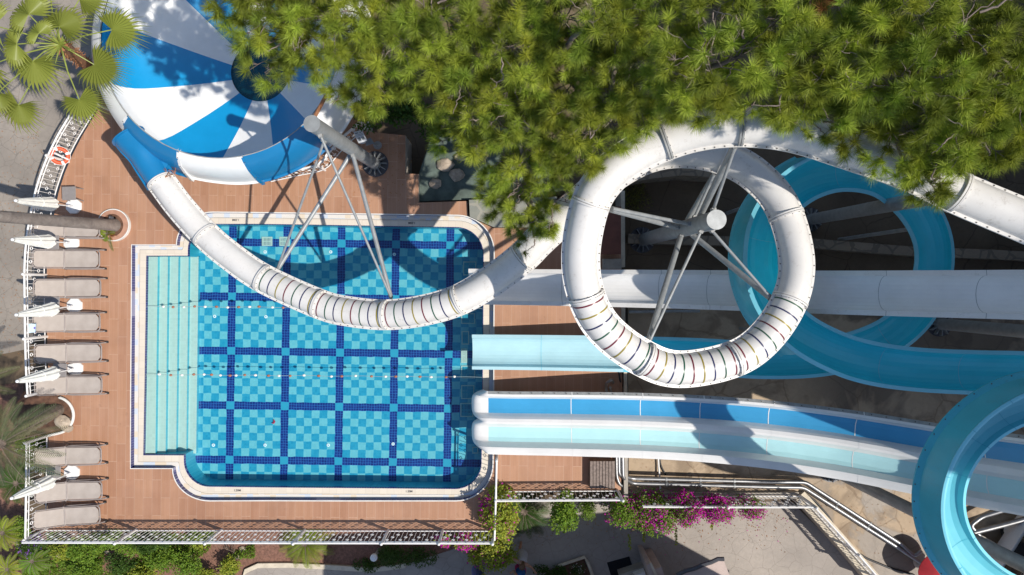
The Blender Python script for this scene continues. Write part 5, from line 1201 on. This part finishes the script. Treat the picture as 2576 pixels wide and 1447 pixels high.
st.build('stalks', 'bark', r); lf.build('fronds', 'feather_leaf', r)
p = P(270, 588, .06); lf = Leaves(); st = MB(); r = thing('palm_sprout', p, 'small green palm sprout with dry brown leaves in the round planter', 'sprout')
for i in range(9): a = U(0, 6.28); frond(lf, st, p, Vector((math.cos(a), math.sin(a), 1.0)), U(.25, .42), .6, 12, .016, .12)
lf2 = Leaves()
for i in range(14): a = U(-1.2, 1.0); lf2.leaf(p + Vector((.05, -.02, .02)), Vector((math.cos(a), math.sin(a), .15)).normalized(), UPZ, U(.2, .38), .03)
frond(lf, st, P(276, 592, .1), Vector((.12, -1, .35)), .55, .5, 16, .016, .10)
st.build('stalks', 'bark', r); lf.build('fronds', 'cycad_leaf', r); lf2.build('dry_leaves', 'dry_leaf', r)
# fan palm, upper left
def fan(lf, st, c, hub, d, Rr, tilt, label=None):
    """one pleated fan: a petiole, a blade of joined segments, free tips that droop"""
    d = d.normalized(); up = (UPZ + d*tilt).normalized(); d = (d - up*d.dot(up)).normalized(); sd = d.cross(up).normalized(); k = U(.85, 1.15); n = 46
    st.tube([c, c.lerp(hub, .5) + UPZ*.10, hub], [.022, .018, .014], 6)
    rad = []
    for i in range(n + 1):
        a = math.radians(lerp(-128, 128, i/n)); e = d*math.cos(a) + sd*math.sin(a); q = Rr*(1 - .22*abs(a/2.3)**2); fold = up*(.012*(1 if i % 2 else -1))
        ins = hub + e*q*.66 + fold*(Rr/.6)*2.2 - UPZ*.05*Rr; rad.append((e, q, ins, fold))
    vs = [hub] + [x[2] for x in rad]; lf.add(vs, [(0, i + 1, i + 2) for i in range(n)]); lf.tint(k, len(vs), .05)
    for i in range(n):
        e = (rad[i][0] + rad[i+1][0]).normalized(); q = rad[i][1]; m_ = (rad[i][2] + rad[i+1][2])/2; t1 = m_ + e*q*.24 - UPZ*q*.10 + up*.01; t2 = t1 + e*q*.28*U(.7, 1.1) - UPZ*q*.28*U(.6, 1.3) + sd*U(-.03, .03)
        w1 = (rad[i+1][2] - rad[i][2])*.34; lf.add([rad[i][2], t1 - w1*.55, t2, t1 + w1*.55, rad[i+1][2]], [(0, 1, 3, 4), (1, 2, 3)]); lf.tint(k*U(.9, 1.08), 5, .08)
cz = 4.9; cc = P(152, 112, cz); b0 = P(262, 196, G); r = thing('fan_palm', b0, 'fan palm with round pleated leaves in the upper left corner', 'palm', 'palms'); mb = MB(); pts = [b0.lerp(cc, t) for t in [i/12 for i in range(13)]]
mb.tube(pts, [.17*(1 + .1*(i % 2)) for i in range(13)], 14)
for i in range(130):
    t = U(.45, 1); p = b0.lerp(cc, t); a = U(0, 6.28); d = Vector((math.cos(a), math.sin(a), U(-.3, .5))); mb.tube([p + d*.13, p + d*U(.2, .32)], [.02, .004], 4)
mb.build('trunk', 'fibre', r, smooth=30); lf = Leaves(); st = MB()
FANS = [(306, 70, 5.0, 12, .62), (258, 175, 4.6, -30, .62), (208, 270, 4.2, -66, .56), (78, 180, 4.9, -100, .66), (38, 285, 4.3, -112, .58), (20, 115, 5.1, 190, .55), (158, 45, 5.6, 70, .60), (90, 70, 5.9, 120, .38), (60, 15, 5.6, 120, .6), (-40, 60, 5.2, 170, .62), (-50, 180, 4.7, 215, .62), (120, -60, 5.2, 100, .62), (215, -20, 5.2, 50, .6), (-20, 250, 4.4, 230, .5)]
for x, y, z, a, rr in FANS:
    rr *= 1.17
    hub = P(x, y, z); a = math.radians(a); h0 = hub if False else hub; fan(lf, st, cc, h0 - Vector((math.cos(a), math.sin(a), 0))*rr*.35, Vector((math.cos(a), math.sin(a), 0)), rr, .35)
for i in range(26): a = U(0, 6.28); st.tube([cc, cc + Vector((math.cos(a), math.sin(a), U(.2, .9)))*U(.2, .6)], [.02, .010], 5)
st.build('stalks', 'fan_leaf_stalk', r); lf.build('fronds', 'fan_leaf', r)
# bare twigs in the mulch
p = P(585, 1390, G + .02); mb = MB()
for i in range(9): a = U(.6, 2.4); limb(mb, p + Vector((U(-.1, .1), U(-.1, .1), 0)), p + Vector((math.cos(a)*.5, math.sin(a)*.6, U(.3, .7))), .012, .003, 4, .3)
tag(mb.build('bare_bush', 'bark', origin=p, smooth='all'), 'bare leafless twigs standing in the mulch left of the yellow cycad', 'twigs')

# fallen leaves and petals on the paving and yard
lf = Leaves(); pt = Leaves()
for i in range(420):
    x, y = U(1585, 2320), U(1140, 1420)
    if y > 1246 + max(0, (x - 2010))*1.05 or (x < 2010 and y > 1243): continue
    lf.leaf(P(x, y, YZ + .012), Vector((U(-1, 1), U(-1, 1), .05)).normalized(), UPZ, U(.02, .06), .02)
for i in range(420):
    x = U(1260, 1990); y = 1290 + abs(random.gauss(0, 38)); lf.leaf(P(x, y, G + .022), Vector((U(-1, 1), U(-1, 1), .05)).normalized(), UPZ, U(.03, .06), .025)
    if x > 1540 and R() < .16: pt.leaf(P(x + U(-20, 20), y + U(0, 14), G + .024), Vector((U(-1, 1), U(-1, 1), .05)).normalized(), UPZ, .04, .035)
for i in range(500): lf.leaf(P(U(-40, 110), U(270, 900), G + .02), Vector((U(-1, 1), U(-1, 1), .05)).normalized(), UPZ, U(.03, .07), .025)
for i in range(160): lf.leaf(P(U(880, 1040), U(340, 520), .006), Vector((U(-1, 1), U(-1, 1), .03)).normalized(), UPZ, U(.03, .07), .02)
tag(lf.build('fallen_leaves', 'dry_leaf'), 'dry fallen leaves scattered on the paving and yard', 'leaves', kind='stuff')
tag(pt.build('fallen_petals', 'magenta_flower'), 'magenta petals fallen on the paving', 'petals', kind='stuff')
# ================================================================== BUILDINGS, VEHICLE, PEOPLE
def solid(loop, zs0, zs1, m=0):
    n = len(loop); vs = [(x, y, a) for (x, y), a in zip(loop, zs0)] + [(x, y, a) for (x, y), a in zip(loop, zs1)]
    return vs, [tuple(range(n - 1, -1, -1)), tuple(range(n, 2*n))] + [(i, (i+1) % n, n + (i+1) % n, n + i) for i in range(n)]
r = thing('cafe_building', (3.5, -13, G), 'pinkish building with a stepped entrance at the bottom edge, its shadow on the paving', 'building')
lp = [(-1.4, -19), (11.4, -19), (11.4, -11.3), (9.0, -9.75), (5.3, -10.1), (-1.4, -10.6)]  # unseen upper roof, its edges placed to cast the shade on the paving
mb = MB(); v, f = solid(lp, [5.8]*2 + [4.0, 5.8, 5.8, 5.8], [6.1]*2 + [4.3, 6.1, 6.1, 6.1]); mb.add(v, f); mb.build('roof', 'roof_tile', r)
wl = [(-1.0, -18.6), (11.0, -18.6), (11.0, -11.8), (8.8, -10.55), (5.3, -10.8), (-1.0, -11.2)]
mb = MB(); v, f = solid(wl, [G]*6, [5.79]*2 + [4.2, 5.79, 5.79, 5.79]); mb.add(v, f); mb.build('wall', 'plaster', r)
ed = [P(1705, 1446, 1.3), P(1760, 1427, 1.3), P(1806, 1409, 1.3), P(1820, 1408, 1.3), P(1840, 1460, 1.3), P(1890, 1640, 1.3), P(1640, 1640, 1.3)]
mb = MB(); mb.prism([Vector((p.x, p.y, 0)) for p in ed[::-1]], 1.22, 1.30); mb.build('annex_roof', 'plaster', r)
ee = [p for p in PP([(1702, 1447), (1725, 1436), (1745, 1431), (1768, 1421), (1788, 1415), (1806, 1406.5), (1821, 1406.5)], 1.33)]
mb = MB(); mb.tube(ee, .07, 8); mb.build('eave', 'dark_metal', r, smooth=True)
mb = MB(); q = PP([(1627, 1421), (1637, 1418), (1646, 1432), (1664, 1427), (1676, 1460), (1640, 1470)], .3); mb.prism([Vector((p.x, p.y, 0)) for p in q[::-1]], G, .3); mb.build('pillar', 'plaster', r)
mb = MB(); q = PP([(1634, 1417), (1639, 1416), (1662, 1462), (1655, 1464)], .42); mb.prism([Vector((p.x, p.y, 0)) for p in q[::-1]], .30, .42); mb.build('pillar_cap', 'cream_stone', r)
mb = MB(); q = PP([(1557, 1447), (1626, 1424), (1629, 1430), (1560, 1456)], -.9); mb.prism([Vector((p.x, p.y, 0)) for p in q[::-1]], G, -.9); mb.build('step', 'concrete_wall', r)
mb = MB(); q = PP([(1595, 1448), (1622, 1438), (1630, 1470), (1600, 1475)], -.6); mb.prism([Vector((p.x, p.y, 0)) for p in q[::-1]], G, -.6); mb.build('door_frame', 'white_paint', r)
q = PP([(1527, 1416), (1583, 1400.5), (1595, 1436), (1538, 1452)], G + .035); mb = MB(); mb.prism([Vector((p.x, p.y, 0)) for p in q[::-1]], G + .011, G + .035); tag(mb.build('door_mat', 'dark_mat', origin=(q[0] + q[2])/2), 'large square black mat on the shaded paving', 'mat')
# planted bed with a pale edge, in shade
r = thing('flower_bed', P(1450, 1440, G), 'shaded flower bed with a pale stone edge at the bottom of the photo', 'bed')
mb = MB(); e = PP([(1404, 1424), (1470, 1402), (1478, 1414), (1488, 1440), (1496, 1470)], G + .15); mb.tube(e, .055, 6); mb.build('edge', 'cream_stone', r)
mb = MB(); q = PP([(1392, 1431), (1470, 1405), (1496, 1475), (1330, 1475)], G + .05); mb.prism([Vector((p.x, p.y, 0)) for p in q[::-1]], G, G + .05); mb.build('soil', 'soil', r)
shrub('shrub', 1395, 1440, G, .9, .22, .5, 900, 'dark_leaf', 'dark shrub in the shaded flower bed at the bottom edge', (.07, .04), group=GG)
shrub('flowering_shrub', 1452, 1436, G, .3, .2, .4, 420, 'dark_leaf', 'dark shrub with small white flowers in the shaded flower bed', (.05, .03), ('white_flower', .3), GG)
# unseen slide tower beyond the right edge, its heights set to shade yard and flumes
r = thing('unseen_slide_tower', (21, 1, G), 'unseen concrete slide tower beyond the right edge, shaped to shade the slides', 'tower')
mb = MB(); mb.box((20.9, -4.675, 9.8), (5.6, 4.95, 22.4)); mb.box((20.9, 6.2, 9.05), (5.6, 16.79, 20.9)); mb.build('core', 'concrete_wall', r)
mb = MB()
for z in (3.5, 7.4, 10.9, 14.4): mb.box((18.0, 4.2, z), (.9, 20.8, .25))
mb.build('gallery', 'concrete_wall', r); mb = MB(); mb.box((20.9, -4.7, 21.15), (6.2, 5.2, .3)); mb.box((20.9, 6.4, 19.65), (6.4, 16.7, .3)); mb.build('roof', 'roof_tile', r)
for y in (-5.6, 1.0, 7.6, 14.0): mb = MB(); mb.box((18.25, y, 8.0), (.35, .35, 18.7)); mb.build('column', 'concrete_wall', r)
# red canopy and parked car at the lower right
c = P(2362, 1440, .35); r = thing('red_canopy', (c.x, c.y, YZ), 'red fabric parasol canopy partly under the spiral slide at the bottom edge', 'parasol')
mb = MB(); rings = []
for i in range(9):
    t = i/8; rings.append([(c.x + .68*t*math.cos(2*math.pi*j/48)*(1 - .05*abs(math.sin(4*math.pi*j/48))), c.y + .68*t*math.sin(2*math.pi*j/48)*(1 - .05*abs(math.sin(4*math.pi*j/48))), c.z + .30*(1 - t**1.6) + .01) for j in range(48)])
rings[0] = [(c.x + .01*math.cos(2*math.pi*j/48), c.y + .01*math.sin(2*math.pi*j/48), c.z + .31) for j in range(48)]
mb.loft(rings); mb.loft([[(x, y, z - .02) for x, y, z in q][::-1] for q in rings]); mb.build('canopy', 'red_fabric', r, smooth='all')
mb = MB(); mb.tube([(c.x, c.y, YZ + .05), (c.x, c.y, c.z + .28)], .03, 10); mb.build('pole', 'white_paint', r, smooth=True)
mb = MB(); mb.cyl((c.x, c.y, YZ + .005), .3, .07, 24, r2=.24); mb.build('base', 'concrete_wall', r, smooth=True)
def car():
    o = P(2520, 1436, YZ); ang = math.radians(58); Mz = Matrix.Rotation(ang, 3, 'Z'); r = thing('parked_car', (o.x, o.y, YZ), 'white parked car with a dark roof seen through the turquoise spiral', 'car')
    W = lambda x, y, z: Vector((o.x, o.y, YZ)) + Mz @ Vector((x, y, z))
    prof = [(-2.05, .50, .50), (-1.95, .78, .66), (-1.2, .92, .78), (-.4, .96, .80), (.5, .96, .82), (1.4, .92, .80), (1.95, .80, .74), (2.1, .60, .55)]   # x, hood height, half width
    mb = MB(); rows = []
    for x, h, hw in prof: rows.append([W(x, y*hw, z) for y, z in ((-1, .25), (-1.03, .5), (-.96, h - .08), (-.7, h), (0, h + .03), (.7, h), (.96, h - .08), (1.03, .5), (1, .25))])
    mb.loft(rows, ring_closed=False, caps=False); mb.add(rows[0], [tuple(range(8, -1, -1))]); mb.add(rows[-1], [tuple(range(9))]); mb.build('body', 'car_paint', r, smooth=35)
    mb = MB(); rows = []
    for x, zb, zt, hb, ht in ((-1.05, .9, .92, .70, .66), (-.55, .93, 1.36, .76, .58), (.0, .95, 1.46, .77, .60), (.7, .95, 1.44, .77, .60), (1.3, .93, 1.30, .75, .56), (1.7, .88, .9, .68, .64)): rows.append([W(x, y, z) for y, z in ((-hb, zb), (-ht, zt), (0, zt + .03), (ht, zt), (hb, zb))])
    mb.loft(rows, ring_closed=False); mb.build('windows', 'glass_dark', r, smooth=35)
    mb = MB(); rows = [[W(x, y, z + .012) for y in (-.57, -.2, .2, .57)] for x, z in ((-.38, 1.42), (.0, 1.475), (.7, 1.455), (1.1, 1.37))]; mb.loft(rows, ring_closed=False); mb.build('roof', 'glass_dark', r, smooth='all')
    mb = MB(); p = W(-.1, -.05, 1.52); mb.torus(p, .11, .025, 4, 6); mb.build('roof_emblem', 'white_paint', r, smooth=True)
    for x in (-1.3, 1.3):
        for s in (-1, 1):
            wh = MB(); wh.tube([W(x, s*.62, .32), W(x, s*.80, .32)], .32, 24); t = wh.build('wheel', 'dark_rubber', r, smooth=True); hb = MB(); hb.tube([W(x, s*.80, .32), W(x, s*.81, .32)], .19, 16); hb.build('rim', 'car_paint', t, smooth=True)
    for s in (-1, 1): mb = MB(); mb.blob(W(-1.98, s*.5, .62), (.12, .14, .07), 10, 6); mb.build('headlight', 'white_plastic', r, smooth='all')
    mb = MB(); mb.box(W(1.95, -.55, .80), (.14, .24, .12), ang); mb.build('tail_light', 'red_fabric', r); return r
car()
for x, y, rz, lab in ((2466, 1364, -.5, 'grey concrete block beside the pipes seen through the spiral'),):
    p = P(x, y, -.3); mb = MB(); mb.box((p.x, p.y, -.4), (.75, .45, .4), rz, bevel=.02); tag(mb.build('concrete_block', 'concrete_wall', origin=(p.x, p.y, YZ)), lab, 'block')
# ---- people
def person(px, py, face, label, parts, pose, skirt=None, hair='hair_brown', top='dotted_cloth', top_label=None, scale=1.0):
    """one continuous skinned body; pose gives joint positions in metres, x right, y forward, z up"""
    o = P(px, py, G); J = dict(pose); S_ = scale; V = []; E = []; RR = []; idx = {}
    def j(n, par, p, r):
        idx[n] = len(V); V.append(Vector(p)*S_); RR.append(r*S_)
        if par: E.append((idx[par], idx[n]))
    j('pelvis', None, (0, 0, .93), .125); j('waist', 'pelvis', J.get('waist', (0, .0, 1.08)), .11); j('chest', 'waist', J.get('chest', (0, .02, 1.27)), .13); j('neck0', 'chest', J.get('neck0', (0, .03, 1.42)), .065); j('neck', 'neck0', J.get('neck', (0, .04, 1.48)), .05)
    hd = Vector(J.get('head', (0, .06, 1.60))); j('jaw', 'neck', hd + Vector((0, .035, -.055)), .062); j('skull', 'jaw', hd + Vector((0, -.005, .035)), .088); j('crown', 'skull', hd + Vector((0, -.01, .085)), .06); j('nose', 'jaw', hd + Vector((0, .105, -.005)), .014)
    for s, n in ((-1, 'l'), (1, 'r')):
        j('ear' + n, 'skull', hd + Vector((s*.09, -.005, 0)), .016)
        j('sh' + n, 'chest', (s*.165, .02, 1.40), .062); el = J['el' + n]; wr = J['wr' + n]; j('el' + n, 'sh' + n, el, .042); j('wr' + n, 'el' + n, wr, .030); dv = (Vector(wr) - Vector(el)).normalized(); pm = Vector(wr) + dv*.07; j('palm' + n, 'wr' + n, pm, .033)
        sd = dv.cross(Vector((0, 0, 1))).normalized() if abs(dv.z) < .95 else Vector((0, 1, 0))
        for q in range(4): a = pm + sd*(q - 1.5)*.019; b = a + dv*(.075 - .008*abs(q - 1.3)) ; j(f'f{q}a{n}', 'palm' + n, a + dv*.035, .009); j(f'f{q}b{n}', f'f{q}a{n}', b + Vector((0, 0, -.012)), .008)
        j('th' + n, 'wr' + n, Vector(wr) + dv*.05 + sd*.05, .010)
        hp = (s*.09, 0, .90); j('hip' + n, 'pelvis', hp, .095); j('kn' + n, 'hip' + n, J['kn' + n], .060); an = J['an' + n]; j('an' + n, 'kn' + n, an, .040); j('toe' + n, 'an' + n, Vector(an) + Vector((0, .16, -.045)), .034)
    me = bpy.data.meshes.new('person'); M = Matrix.Rotation(face, 3, 'Z'); me.from_pydata([tuple(M @ v) for v in V], E, []); body = bpy.data.objects.new('person', me); COL.objects.link(body); body.location = (o.x, o.y, G + .005); LOC[body.name] = Vector(body.location)
    md = body.modifiers.new('skin', 'SKIN'); lay = me.skin_vertices[0].data if me.skin_vertices else None
    if lay is None: bm = bmesh.new(); bm.from_mesh(me); bm.verts.layers.skin.verify(); bm.to_mesh(me); bm.free(); lay = me.skin_vertices[0].data
    for i, rr in enumerate(RR): lay[i].radius = (rr, rr); lay[i].use_root = i == 0
    ss = body.modifiers.new('subsurf', 'SUBSURF'); ss.levels = 1; ss.render_levels = 1; md.use_smooth_shade = True; me.materials.append(MATS['skin'])
    tag(body, label, 'person', 'people on the paving')
    def shell(name, mat, rings):      # rings: (z, cx, cy, rx, ry)
        mb = MB(); mb.loft([[M @ (Vector((cx + rx*math.cos(2*math.pi*q/20), cy + ry*math.sin(2*math.pi*q/20), z))*S_) + Vector(body.location) for q in range(20)] for z, cx, cy, rx, ry in rings]); mb.build(name, mat, body, smooth='all')
    for a in parts: shell(*a)
    c = M @ (hd*S_) + Vector(body.location); mb = MB(); mb.blob(c + M @ (Vector((0, -.022, .055))*S_), (.105*S_, .112*S_, .105*S_), 16, 10); mb.blob(c + M @ (Vector((0, -.10, -.06))*S_), (.06*S_, .05*S_, .13*S_), 10, 8); mb.build('hair', hair, body, smooth='all')
    for s in (-1, 1): mb = MB(); mb.blob(c + M @ (Vector((s*.033, .078, .012))*S_), .012*S_, 8, 6); mb.build('eye', 'hair_dark', body, smooth='all')
    mb = MB(); mb.blob(c + M @ (Vector((0, .088, -.062))*S_), (.026*S_, .012*S_, .009*S_), 8, 6); mb.build('mouth', 'pink_cloth', body, smooth='all'); return body
dress = [('dress', 'dotted_cloth', [(.56, 0, .02, .20, .165), (.75, 0, .01, .19, .16), (.93, 0, 0, .175, .15), (1.08, 0, 0, .142, .125), (1.22, 0, .015, .165, .145), (1.33, 0, .02, .16, .135), (1.42, 0, .02, .145, .10)])]
person(1313, 1376, math.radians(160), 'woman in a white dotted dress walking with both arms out beside the bougainvillea', dress,
       dict(ell=(-.36, .10, 1.24), wrl=(-.52, .22, 1.16), elr=(.38, .02, 1.26), wrr=(.58, .12, 1.20), knl=(-.10, .16, .52), anl=(-.10, .10, .10), knr=(.10, -.02, .50), anr=(.10, -.22, .14)))
shorts = [('shirt', 'blue_cloth', [(.88, 0, 0, .175, .15), (1.08, 0, 0, .155, .135), (1.25, 0, .015, .175, .15), (1.38, 0, .02, .165, .12), (1.44, 0, .03, .10, .08)]), ('shorts', 'pink_cloth', [(.60, 0, .01, .21, .15), (.78, 0, 0, .20, .155), (.90, 0, 0, .178, .155)])]
person(1309, 1412, math.radians(150), 'person in a blue shirt cut by the bottom edge just below the walking woman', shorts,
       dict(ell=(-.26, -.02, 1.14), wrl=(-.28, .14, .95), elr=(.26, .0, 1.14), wrr=(.27, .16, .96), knl=(-.09, .14, .50), anl=(-.09, .06, .10), knr=(.09, -.02, .5), anr=(.09, -.16, .12)), hair='hair_dark')
robe = [('dress', 'purple_print', [(.40, 0, .02, .24, .2), (.7, 0, .01, .21, .18), (.93, 0, 0, .18, .155), (1.1, 0, 0, .15, .13), (1.25, 0, .015, .17, .145), (1.4, 0, .02, .14, .105)])]
person(1204, 1420, math.radians(-160), 'person in a purple and blue printed dress half hidden under the pale bougainvillea', robe,
       dict(ell=(-.27, -.02, 1.14), wrl=(-.30, .16, .98), elr=(.27, .0, 1.14), wrr=(.29, .16, .98), knl=(-.09, .12, .50), anl=(-.09, .04, .10), knr=(.09, -.02, .5), anr=(.09, -.14, .12)))
